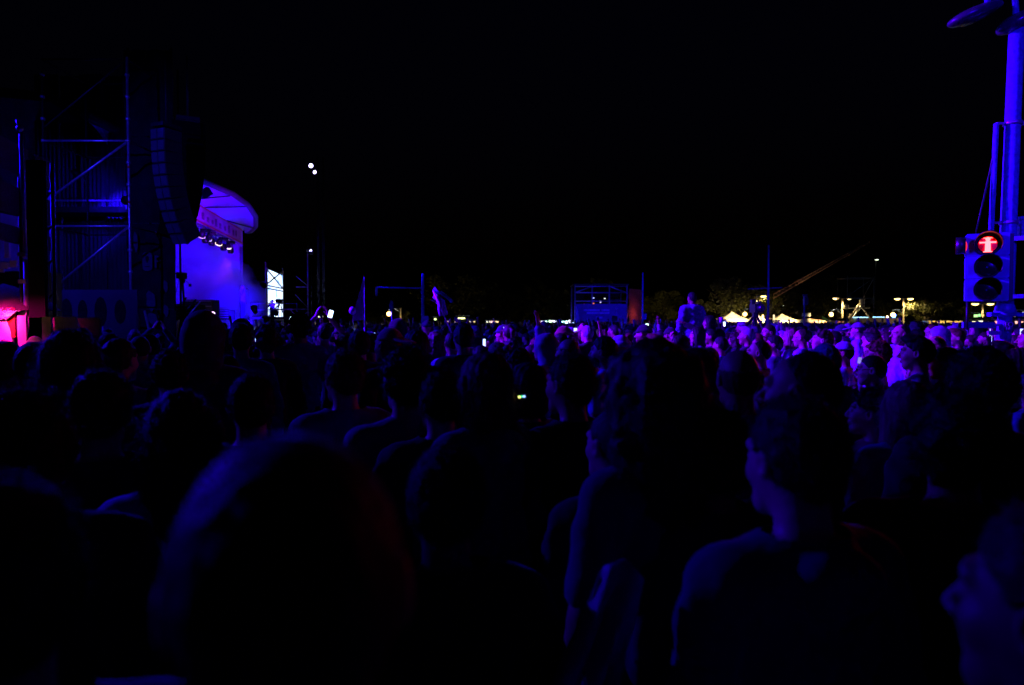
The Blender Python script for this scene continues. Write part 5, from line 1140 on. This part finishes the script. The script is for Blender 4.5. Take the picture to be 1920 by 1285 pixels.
# (px centre, py top of head, head height px, heading deg from away-from-camera towards the left, hair, hair colour, garment, colour, pose, face, label, extras)
H = [
 (540,778,600,6,'buzz','brown','jacket',DK,'rest','m','nearest person, huge out-of-focus dark round head from behind',{}),
 (1985,935,420,70,'short','brown','shirt',(.2,.16,.24),'rest','m','very near blurred person cut by the frame edge, facing left',{'skin':(.16,.09,.06)}),  # skin darkened in place of shade on this figure
 (42,738,215,15,'tousled','black','jacket',DK,'rest','m','near dark person in the lower corner under the pink stand',{}),
 (-10,880,420,10,'short','black','jacket',DK,'rest','m','very near blurred dark person in the bottom corner',{}),
 (338,728,165,12,'long','black','shirt',(.30,.34,.5),'rest','f','person with long dark hair and one lit blue shoulder sleeve',{}),
 (1490,742,228,42,'short','brown','hoodie',(.035,.05,.11),'rest','m','near man seen from behind at ear level in a rumpled blue hooded top',{'hpitch':-4}),
 (1498,652,150,76,'receding','black','jacket',DK,'rest','m2','balding-browed man with dark hair turning his cheek to the lamps',{}),
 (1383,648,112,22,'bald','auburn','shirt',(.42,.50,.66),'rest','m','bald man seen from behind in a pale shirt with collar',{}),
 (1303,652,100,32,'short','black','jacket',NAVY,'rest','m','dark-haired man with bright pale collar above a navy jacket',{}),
 (1212,645,172,48,'curly','brown','tshirt',(.09,.08,.13),'rest','f','woman with long curly hair and a pale patterned t-shirt sleeve',{}),
 (1066,662,112,46,'short','black','jacket',DK,'lift','m','dark-haired man in black lifting a hand with a wristband',{}),
 (905,660,122,40,'long','auburn','hoodie',(.10,.10,.18),'rest','f','woman with long straight hair in front of the glowing gadget',{}),
 (757,655,112,20,'tousled','black','tshirt',(.22,.2,.3),'rest','m','tall dark silhouette with a pale short sleeve, right of the capped head',{}),
 (643,654,100,28,'short','auburn','jacket',(.12,.13,.2),'rest','m','man with reddish hair in a stiff denim jacket',{}),
 (727,614,62,48,'cap','brown','hoodie',DK,'rest','m','man wearing a pink baseball cap backwards',{'capback':True,'hatc':(.75,.26,.34)}),
 (562,588,45,18,'tousled','black','shirt',(.10,.16,.36),'rest','m','tall dark-headed person in a pale shirt, head above the horizon',{}),
 (425,662,72,10,'buzz','black','shirt',NAVY,'rest','m','round-headed person with a thin blue rim, left of the reddish-haired man',{}),
 (383,588,80,-8,'hood','black','hoodie',(.05,.05,.09),'rest','m','person in a pulled-up hood against the violet stage',{}),
 (226,634,78,-25,'short','brown','shirt',(.25,.28,.45),'rest','m','person whose ear and shoulder catch blue light below the scaffold',{}),
 (318,652,92,10,'bun','black','jacket',DK,'rest','f','dark-haired person with a bun below the speaker tower',{}),
 (140,618,118,-20,'long','black','hoodie',(.06,.05,.08),'rest','f','person with sunglasses pushed up on long hair',{'extra':('shades_up',)}),
 (64,637,88,-5,'buzz','black','jacket',DK,'rest','m','person with a blue-rimmed head in front of the pink stand',{}),
 (12,640,84,-5,'short','black','jacket',DK,'rest','m','dark head overlapping the hot pink board',{}),
 (1628,728,98,84,'tousled','black','jacket',RST,'rest','f','dark-haired woman in profile wearing a dark red coat',{'hpitch':5}),
 (1697,712,108,30,'long','blond','tshirt',LBL,'rest','f','fair-haired woman seen from behind with long pale hair',{}),
 (1836,655,136,20,'tousled','black','jacket',(.05,.025,.035),'rest','m','broad person in dark jacket with a red-rimmed shaggy head near the signal pole',{}),
 (1633,663,62,92,'buzz','black','jacket',DK,'chin','m2','shaven man with glasses holding a fist to his chin',{'extra':('glasses',)}),
 (1716,674,54,150,'short','black','jacket',DK,'rest','f','youth with dark hair looking towards the camera',{}),
 (1752,682,58,118,'long','black','jacket',DK,'rest','f','smiling dark-haired woman beside the youth',{'hpitch':-3}),
 (1717,629,62,90,'quiff','black','tshirt',(.4,.45,.6),'rest','m','profile man with thick dark quiff and bright violet cheek',{}),
 (1770,650,62,84,'short','brown','jacket',NAVY,'rest','m2','long-nosed man in profile behind the smiling woman',{}),
 (1643,639,50,88,'tousled','auburn','tshirt',LIL,'rest','m','man with glasses and reddish hair, face bright violet',{'extra':('glasses',)}),
 (1546,644,68,38,'short','grey','shirt',LIL,'rest','m','grey-haired man seen from behind',{}),
 (1538,618,38,96,'tousled','brown','shirt',WHT,'rest','m2','tilted-back profile face above the grey-haired man',{'hpitch':8}),
 (1450,628,36,88,'short','black','jacket',NAVY,'rest','m','bright round profile face under the far tents',{}),
 (1421,636,50,86,'receding','black','jacket',DK,'rest','m','man with a high forehead and dark beard line, ear showing',{}),
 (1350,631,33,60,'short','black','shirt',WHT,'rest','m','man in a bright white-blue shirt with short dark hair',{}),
 (1332,617,28,84,'short','black','tshirt',DK,'rest','m','small profile face under the seated person',{}),
 (1329,652,46,140,'short','black','jacket',DK,'photo','m','person with glasses holding a dark camera to the face',{'extra':('glasses',)}),
 (1273,628,40,110,'bob','black','jacket',DK,'rest','f','woman with bobbed dark hair, face lit violet',{}),
 (1307,612,30,100,'long','black','tshirt',GRY,'phone','f','woman with long hair raising a hand below the seated person',{}),
 (1064,632,54,58,'bald','brown','jacket',DK,'rest','m','bald man with pinkish scalp and a red-lit ear',{}),
 (1020,628,48,70,'hood','brown','hoodie',(.2,.25,.4),'wave','f','hooded person with raised fingers beside the bald man',{}),
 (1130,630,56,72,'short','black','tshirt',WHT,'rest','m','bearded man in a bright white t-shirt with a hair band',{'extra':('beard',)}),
 (1203,648,58,58,'receding','auburn','shirt',(.3,.1,.12),'rest','m','man with thin reddish hair and lit ear, centre right',{}),
 (1160,630,44,60,'beanie','black','hoodie',(.25,.3,.5),'rest','m','person in a pale beanie right of the bearded man',{'hatc':(.45,.5,.7)}),
 (931,640,52,45,'bun','blond','tshirt',LIL,'rest','f','woman with a messy bun above the long-haired woman',{}),
 (968,655,62,70,'tousled','brown','tshirt',WHT,'rest','m','person in a bright patterned top right of the messy bun',{}),
 (868,606,50,20,'short','black','jacket',DK,'rest','m','dark head under the yellow sign',{}),
 (778,618,56,35,'bob','brown','shirt',(.3,.3,.5),'rest','f','person with a bobbed dark head right of the pink cap',{}),
 (672,618,54,24,'short','brown','jacket',DK,'phone','m','person left of the pink cap holding up a shining phone',{}),
 (608,606,34,18,'short','black','tshirt',(.15,.2,.4),'clap','m','person clapping overhead right of the tall pale-shirted person',{}),
 (500,612,52,14,'tousled','brown','jacket',DK,'rest','m','dark head below the camera platform',{}),
 (452,606,56,8,'short','black','shirt',(.2,.2,.4),'rest','m','dark head against the drifting smoke',{}),
 (822,690,118,24,'short','black','jacket',DK,'rest','m','unlit dark figure between the silhouette and long-haired woman',{}),
 (985,680,100,40,'bob','black','jacket',DK,'rest','f','unlit bob-haired figure behind the glowing gadget',{}),
 (1580,640,44,88,'cap','black','jacket',(.2,.25,.5),'rest','m','person with a peaked cap between the grey-haired man and glasses',{'hatc':(.35,.45,.7)}),
 (1480,618,30,88,'long','blond','tshirt',(.5,.6,.5),'rest','f','long-haired person with a pale scarf below the tents',{}),
 (1905,652,60,100,'bob','brown','jacket',DK,'rest','f','person right of the sticker-covered pole',{}),
 (1925,700,66,70,'short','grey','tshirt',WHT,'rest','m','person in bright pale violet top at the frame edge',{}),
 (190,690,150,0,'short','black','jacket',DK,'rest','m','black unlit figure low on the left side',{}),
 (470,700,120,10,'short','black','jacket',DK,'rest','m','black unlit figure left of the denim jacket',{}),
 (1150,760,150,40,'buzz','black','jacket',DK,'rest','m','black unlit shoulders left of the curly woman',{}),
 (1330,770,170,48,'tousled','auburn','jacket',(.03,.03,.04),'rest','m','dark tousled head with a faint red rim left of the rumpled shirt',{}),
 (1790,735,190,4,'tousled','black','jacket',(.03,.02,.025),'rest','m','large dark shoulders in front of the red-rimmed head',{}),
 (835,835,215,4,'short','black','jacket',(.006,.006,.008),'rest','m','near black figure low in the centre, almost unlit',{'skin':(.10,.06,.04)}),  # skin and jacket colours darkened so the figure reads as unlit
]
HERO = []
for i, (px, py, hh_, yaw, hair, hc, top, tc, pose, face, lb, ex) in enumerate(H):
    Y = 300.0/hh_; q = at(px, py, Y); zt_ = q.z
    yaw -= math.degrees(math.atan((px-960)/FPX)) * (1 if px > 960 else .6)
    kw = dict(ex); lod = 0 if hh_ > 44 else 1
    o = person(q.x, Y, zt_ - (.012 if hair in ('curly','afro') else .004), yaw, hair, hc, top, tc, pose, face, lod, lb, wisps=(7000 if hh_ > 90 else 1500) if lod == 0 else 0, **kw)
    HERO.append((px, hh_, Y, q.x))

# person riding on shoulders, the one carrying them, and the friend reaching up
SY = 14.0; q = at(1297, 548, SY)
rider = person(q.x, SY, q.z, 22, 'short', 'black', 'hoodie', (.16,.20,.34), 'rest', 'm', 0, 'person sitting high on shoulders in a blue hooded jacket', z0=q.z-1.70)
# the seated rider's legs hang over the bearer's chest
for c in list(rider.children):
    if c.name.startswith('hoodie'): c.scale = (1.16, 1.22, 1.0)
    if c.name.startswith(('trousers', 'shoe')): bpy.data.objects.remove(c)
me = rider.data.copy(); co = np.zeros(len(me.vertices)*3, np.float32); me.vertices.foreach_get('co', co); co = co.reshape(-1,3)
low = co[:,2] < .92; t_ = np.clip((.92 - co[:,2]), 0, 2)
thigh = np.clip(t_, 0, .42); shin = np.clip(t_ - .42, 0, 2)
co[low,1] += thigh[low]*.93; co[low,2] = .90 - thigh[low]*.12 - shin[low]*.98; me.vertices.foreach_set('co', co.ravel()); me.update(); rider.data = me
b = MB()
for s in (-1,1): b.tube([(s*.09,0,.93),(s*.11,.20,.90),(s*.12,.40,.86),(s*.12,.45,.80),(s*.12,.44,.55),(s*.12,.42,.42)], [.10,.098,.088,.082,.07,.062], 12)
b.build('trousers', DENIM, rider)
for s in (-1,1): MB().ball((s*.12,.47,.37),.05,10,6,(1,2.2,.9)).build('shoe', SHOE, rider)
person(q.x + .06, SY + .16, 1.60, 22, 'short', 'black', 'jacket', NAVY, 'rest', 'm', 1, 'bearer underneath the person sitting on shoulders', z0=-.02)
q2 = at(1335, 572, 13.2); person(q2.x, 13.4, 1.97, 85, 'long', 'black', 'jacket', DK, 'point', 'f', 1, 'tall person with a pale cup just right of the seated rider')
cup = empty('paper_cup', at(1352, 600, 13.0), R(10), 'pale paper cup raised beside the person on shoulders', 'cup'); MB().lathe((0,0,0), [(.001,-.05),(.028,-.05),(.036,.05),(.033,.05)], 12).build('cup', STICKER, cup)
# figures on the camera platform and on the stage
qp = at(511, 605, 33.7); person(qp.x, 33.7, at(511,562,33.7).z, 60, 'short', 'black', 'jacket', DK, 'photo', 'm', 1, 'camera operator silhouetted against the bright screen', z0=2.11-.35)
qm = at(455, 605, 34.0); person(qm.x, 34.0, 3.72, -100, 'long', 'blond', 'shirt', (.4,.2,.3), 'chin', 'f', 1, 'singer at a microphone half lost in blue smoke', z0=1.96)
mst = empty('microphone_stand', (qm.x+.35, 33.9, 1.96), 0, 'microphone stand before the singer in the smoke', 'microphone stand'); bars(mst, 'pole', [(0,0,0),(0,0,1.5)], .012, STEEL); MB().lathe((0,0,0),[(.14,0),(.14,.02),(.02,.03)],12).build('foot', DARKMETAL, mst); MB().ball((-.08,0,1.54),.03,8,6).tube([(0,0,1.5),(-.08,0,1.54)],.012,5).build('microphone', RUBBER, mst)

# shining gadgets and phones
def phone(px, py, Y, label, col=(.25,.5,1.0), st=3.0, w=.07, h=.14, rz=0, ry=0, group=None):
    r_ = empty('phone', at(px, py, Y), R(rz), label, 'phone', group); r_.rotation_euler = (0, R(ry), R(rz))
    MB().slab(rrect(w, h, .01), .008).build('case', RUBBER, r_); MB().slab(rrect(w*.9, h*.92, .006), .001).build('display', glow('disp_%s' % label[:20], col, st), r_, loc=(0,-.006,0)); return r_
phone(620, 589, 6.3, 'phone screen shining bright pale blue above heads', (.45,.7,1.0), 4.0, .045, .075, 10, 15)
phone(1213, 610, 9.5, 'phone with a white-green picture right of the control tower', (.6,1.0,.8), 2.4, .05, .05)
phone(1753, 618, 9.0, 'tilted phone glowing white left of the signal pole', (.7,.8,1.0), 2.6, .05, .02, 0, -20)
phone(1611, 676, 4.9, 'phone lit violet held low before the shaven man', (.35,.3,1.0), .8, .03, .05, 0, 10)
phone(545, 597, 9.0, 'slim phone glowing white near the pale-shirted person', (.6,.8,1.0), 3.0, .025, .045, 0, 35)
phone(1358, 608, 16.0, 'bright white phone under the tripod', (.7,.9,1.0), 4.0, .05, .11)
gd = empty('light_gadget', at(974, 744, 2.45), 0, 'small dark gadget with pink, yellow and blue lights', 'gadget'); MB().slab(rrect(.085,.022,.008), .02).build('case', RUBBER, gd)
for dx, col in ((-.033,(1,.3,.9)),(.0,(1,.9,.2)),(.016,(.25,.4,1)),(.006,(0,.5,.1))): MB().ball((dx,-.012,.002 if dx else .0),.0042,8,6,(1.2,1,.8)).build('light', glow('gd%.3f' % dx, col, 4), gd)
b_ = empty('dangling_coat', at(1160, 1080, 1.35), 0, 'lilac fringed coat hanging over an arm beside the curly woman', 'coat')
vs = []; fs = []
for i in range(25):
    for j in range(19):
        u, v = i/24, j/18; w_ = .045 + .020*v; vs.append(((u-.5)*2*w_ - .055*v - .02*v*v, .02*math.sin(u*13+v*2.5)*(.5+v) - .02, .04*(1-(2*u-1)**2) - .24*v*(1 - .10*math.sin(u*17))))
for i in range(24):
    for j in range(18): k = i*19+j; fs.append((k,k+19,k+20,k+1))
b = MB(); b.add(vs, fs, True); o = b.build('cloth', mat('lilac_cloth', (.40,.30,.44), rough=.85, bump=.5, scale=30), b_); s_ = o.modifiers.new('thickness','SOLIDIFY'); s_.thickness = .004

# ----- the rest of the people one can tell apart
rng = random.Random(11)
LAND = [(330,'below the speaker tower'),(430,'in front of the violet stage'),(500,'before the stage smoke'),(560,'below the video screen'),(620,'below the slim light mast'),(700,'below the furled flag'),(760,'below the lone yellow lamp'),(810,'below the gantry pole'),(860,'below the teal scarf'),(930,'below the yellow sign'),(1000,'left of the lettered stall'),(1075,'below the lettered stall'),(1125,'below the printed banner'),(1175,'below the square placard'),(1230,'below the brown mesh'),(1290,'left of the seated rider'),(1345,'right of the seated rider'),(1400,'below the tallest tent'),(1445,'below the tripod camera'),(1500,'below the drooping tent'),(1560,'below the green flag'),(1620,'below the leaning poles'),(1690,'below the blue beacon'),(1750,'below the bright green tree'),(1810,'below the yellow awning'),(1870,'below the traffic signal'),(1920,'right of the sticker pole')]
HW = {'short':'short','quiff':'quiffed','receding':'receding','tousled':'tousled','curly':'long curly','long':'long straight','bob':'bobbed','bun':'tied-up','ponytail':'ponytailed','buzz':'cropped','afro':'bushy'}
COLS = [('dark',DK),('navy',NAVY),('grey',GRY),('white',WHT),('pale blue',LBL),('lilac',LIL),('brown',KHK),('dark red',RST)]
cells = []; placed = []; used = {}
def ok(x, Y, px, hp):
    for (hx, hh_, hY, X_) in HERO:
        if (x-X_)**2 + (Y-hY)**2 < .42**2: return False
        if Y < hY and abs(px-hx) < (hp+hh_)*.42: return False
    for (a, c) in placed:
        if (x-a)**2 + (Y-c)**2 < .44**2: return False
    if Y > 12 and x < -.26*Y - 3.2 + 0: return False
    if abs(x - 5.95) < .45 and abs(Y - 8.4) < .5: return False
    return True
tries = 0
TARGET = 300 - len(H) - 5
YB = 17.0
while len(cells) < TARGET and tries < 20000:
    tries += 1; Y = (rng.random()*(YB**2 - 4.8**2) + 4.8**2)**.5; px = rng.uniform(60 if Y < 11 else 330, 1960); x = at(px,605,Y).x
    if ok(x, Y, px, 300/Y): placed.append((x, Y)); cells.append((Y, px, x))
cells.sort()
far_cache = {}
POSE_R = ['rest']*10 + ['pocket','folded','phone','phone','clap','wave','photo','lift']
seen_lab = {}; PH = []
for (Y, px, x) in cells:
    fem = rng.random() < .45; face = 'f' if fem else rng.choice(('m','m2'))
    hair = rng.choice(['long','bob','ponytail','bun','curly','tousled','long'] if fem else ['short','short','quiff','receding','tousled','buzz','cap','beanie','hood'])
    hc = rng.choice(['black','black','brown','brown','black','brown','auburn','grey'] if not fem else ['black','brown','black','brown','brown','blond','auburn'])
    cn, tc = rng.choice(COLS + COLS[:3] + COLS[:2]*3); top = rng.choice(['jacket','tshirt','hoodie','shirt']); pose = rng.choice(POSE_R) if Y > 8.5 else 'rest'
    ht = rng.gauss(1.64, .06) if fem else rng.gauss(1.745, .06); ht = min(1.86, ht)
    base = 24 + 64*max(0, min(1, (px-760)/700)) - math.degrees(math.atan((px-960)/FPX)) * (1 if px > 960 else .6); yaw = base + rng.gauss(0, 16)
    if px > 1250 and rng.random() < .12: yaw += 50
    where = next(w for p, w in LAND + [(9999,'right of the sticker pole')] if px <= p)
    lod = 1 if Y < 13 else 2
    who = 'woman' if fem else 'man'; hw = {'cap':'in a peaked cap','beanie':'in a beanie','hood':'with hood up'}.get(hair) or ('with %s %s hair' % (HW[hair], hc))
    act = {'phone':', holding a hand up','clap':', clapping overhead','wave':', waving','photo':', hands at the face'}.get(pose, '')
    lab = '%s %s, %s %s%s, %s' % (who, hw, cn, {'tshirt':'t-shirt','hoodie':'hoodie'}.get(top, top), act, where)
    if len(lab.replace(',', ' ').split()) > 12: lab = lab.replace(act, '')
    hatc = tc if cn not in ('white', 'pale blue', 'lilac') else GRY
    o = person(x, Y, ht, yaw, hair, hc, top, tc, pose, face, lod, None, hatc=hatc, extra=('glasses',) if rng.random() < .14 and lod == 1 else (), tilt=(rng.gauss(0,2.5), rng.gauss(0,3)))
    if pose == 'phone' and Y < 15:
        s_h = ht/1.765; v = Vector((.07,.40,1.66))*s_h; v.rotate(Euler((0,0,R(yaw)))); PH.append((x+v.x, Y+v.y, v.z, yaw, who, hw, where))
    seen_lab.setdefault(lab, []).append((Y, o))
    o['group'] = 'people standing in the crowd'
for lab, lst in seen_lab.items():
    lst.sort(key=lambda t: t[0])
    for i, (Y, o) in enumerate(lst):
        o['label'] = lab if len(lst) == 1 else lab + (', the nearer one' if i == 0 else ', the farther one')

PM = MB().slab(rrect(.072,.145,.01), .009).mesh('case', RUBBER); PD = MB().slab(rrect(.066,.134,.006), .002).mesh('display', glow('small_displays', (.45,.62,1.0), 2.2)); pl_seen = {}
for (x, y, z, yw, who, hw, where) in PH:
    lb = 'phone %s, held by a %s %s' % (where, who, hw); pl_seen[lb] = pl_seen.get(lb, 0) + 1
    if pl_seen[lb] > 1: continue
    r_ = empty('phone', (x, y, z), R(yw), lb, 'phone', 'phones held up in the crowd'); link('case', PM, r_); link('display', PD, r_, (0,-.006,0))

# ----- the far crowd, which reads as one mass
def far_person(v):
    rr = random.Random(v); V = []; F = []; Cc = []
    def add(b, col): k = len(V); V.extend(b.v); F.extend([tuple(i+k for i in f) for f in b.f]); Cc.extend([col]*len(b.v))
    b = MB(); b.ball((0,0,1.63), .085, 8, 6, (.9,1.05,1.28)); add(b, 0)
    b = MB(); b.ball((0,-.022,1.665), .096, 8, 5, (.95,1.05,1.05)); add(b, 1)
    b = MB(); b.tube([(0,-.02,1.50),(0,-.02,1.42),(0,-.01,1.25),(0,0,.9)], [.06,.19,.21,.17], 8); add(b, 2)
    b = MB(); b.tube([(0,0,.9),(0,0,.02)], [.16,.10], 6); add(b, 3)
    if v % 3 == 0: b = MB(); b.tube([(.2,0,1.38),(.25,.15,1.6),(.18,.18,1.95)], [.05,.04,.035], 5); add(b, 0 if v % 2 else 2)
    F4 = [];
    for f in F:
        if len(f) == 4: F4.append(f)
        else:
            for k in range(1, len(f)-1, 2): F4.append((f[0], f[k], f[min(k+1,len(f)-1)], f[min(k+2,len(f)-1)]))
    return np.array(V), np.array(F4), np.array(Cc)
FP = [far_person(v) for v in range(6)]
npr = np.random.RandomState(4); AV = []; AF = []; AC = []; off = 0; nfar = 0
Y = YB
while Y < 88:
    sp = .95 + .012*(Y-17)
    xl = -.26*Y - 3.0 if Y < 42 else -.40*Y; xr = .78*Y
    for x in np.arange(xl, xr, sp):
        if npr.rand() < .1: continue
        xx = x + npr.uniform(-.35,.35); yy = Y + npr.uniform(-.35,.35); s = npr.normal(.975,.035)
        if at(1078,605,44).x-.4 < xx < at(1078,605,44).x+4.5 and 43.3 < yy < 47.5: continue
        v_, f4, c4 = FP[npr.randint(6)]; a = R(60 + npr.randn()*30); M = np.array([[math.cos(a),-math.sin(a),0],[math.sin(a),math.cos(a),0],[0,0,1]])
        AV.append(v_@M.T*s + np.array([xx, yy, 0])); AF.append(f4 + off); off += len(v_)
        pal = np.array([SKINS[npr.randint(5)], list(HAIRC.values())[npr.choice(5,p=[.35,.35,.1,.12,.08])], COLS[npr.randint(8)][1], (.03,.035,.06)]); AC.append(pal[c4]); nfar += 1
    Y += sp
me = np_mesh('far_crowd', np.concatenate(AV), np.concatenate(AF), mat('far_crowd_paint', rough=.7, var=.15, scale=8, bump=0, attr='paint'), paint=np.concatenate(AC))
o = link('crowd', me); o['kind'] = 'stuff'; o['label'] = 'dense far crowd filling the square towards the tents'
print('people', len(H)+len(cells), 'far', nfar, 'tries', tries)
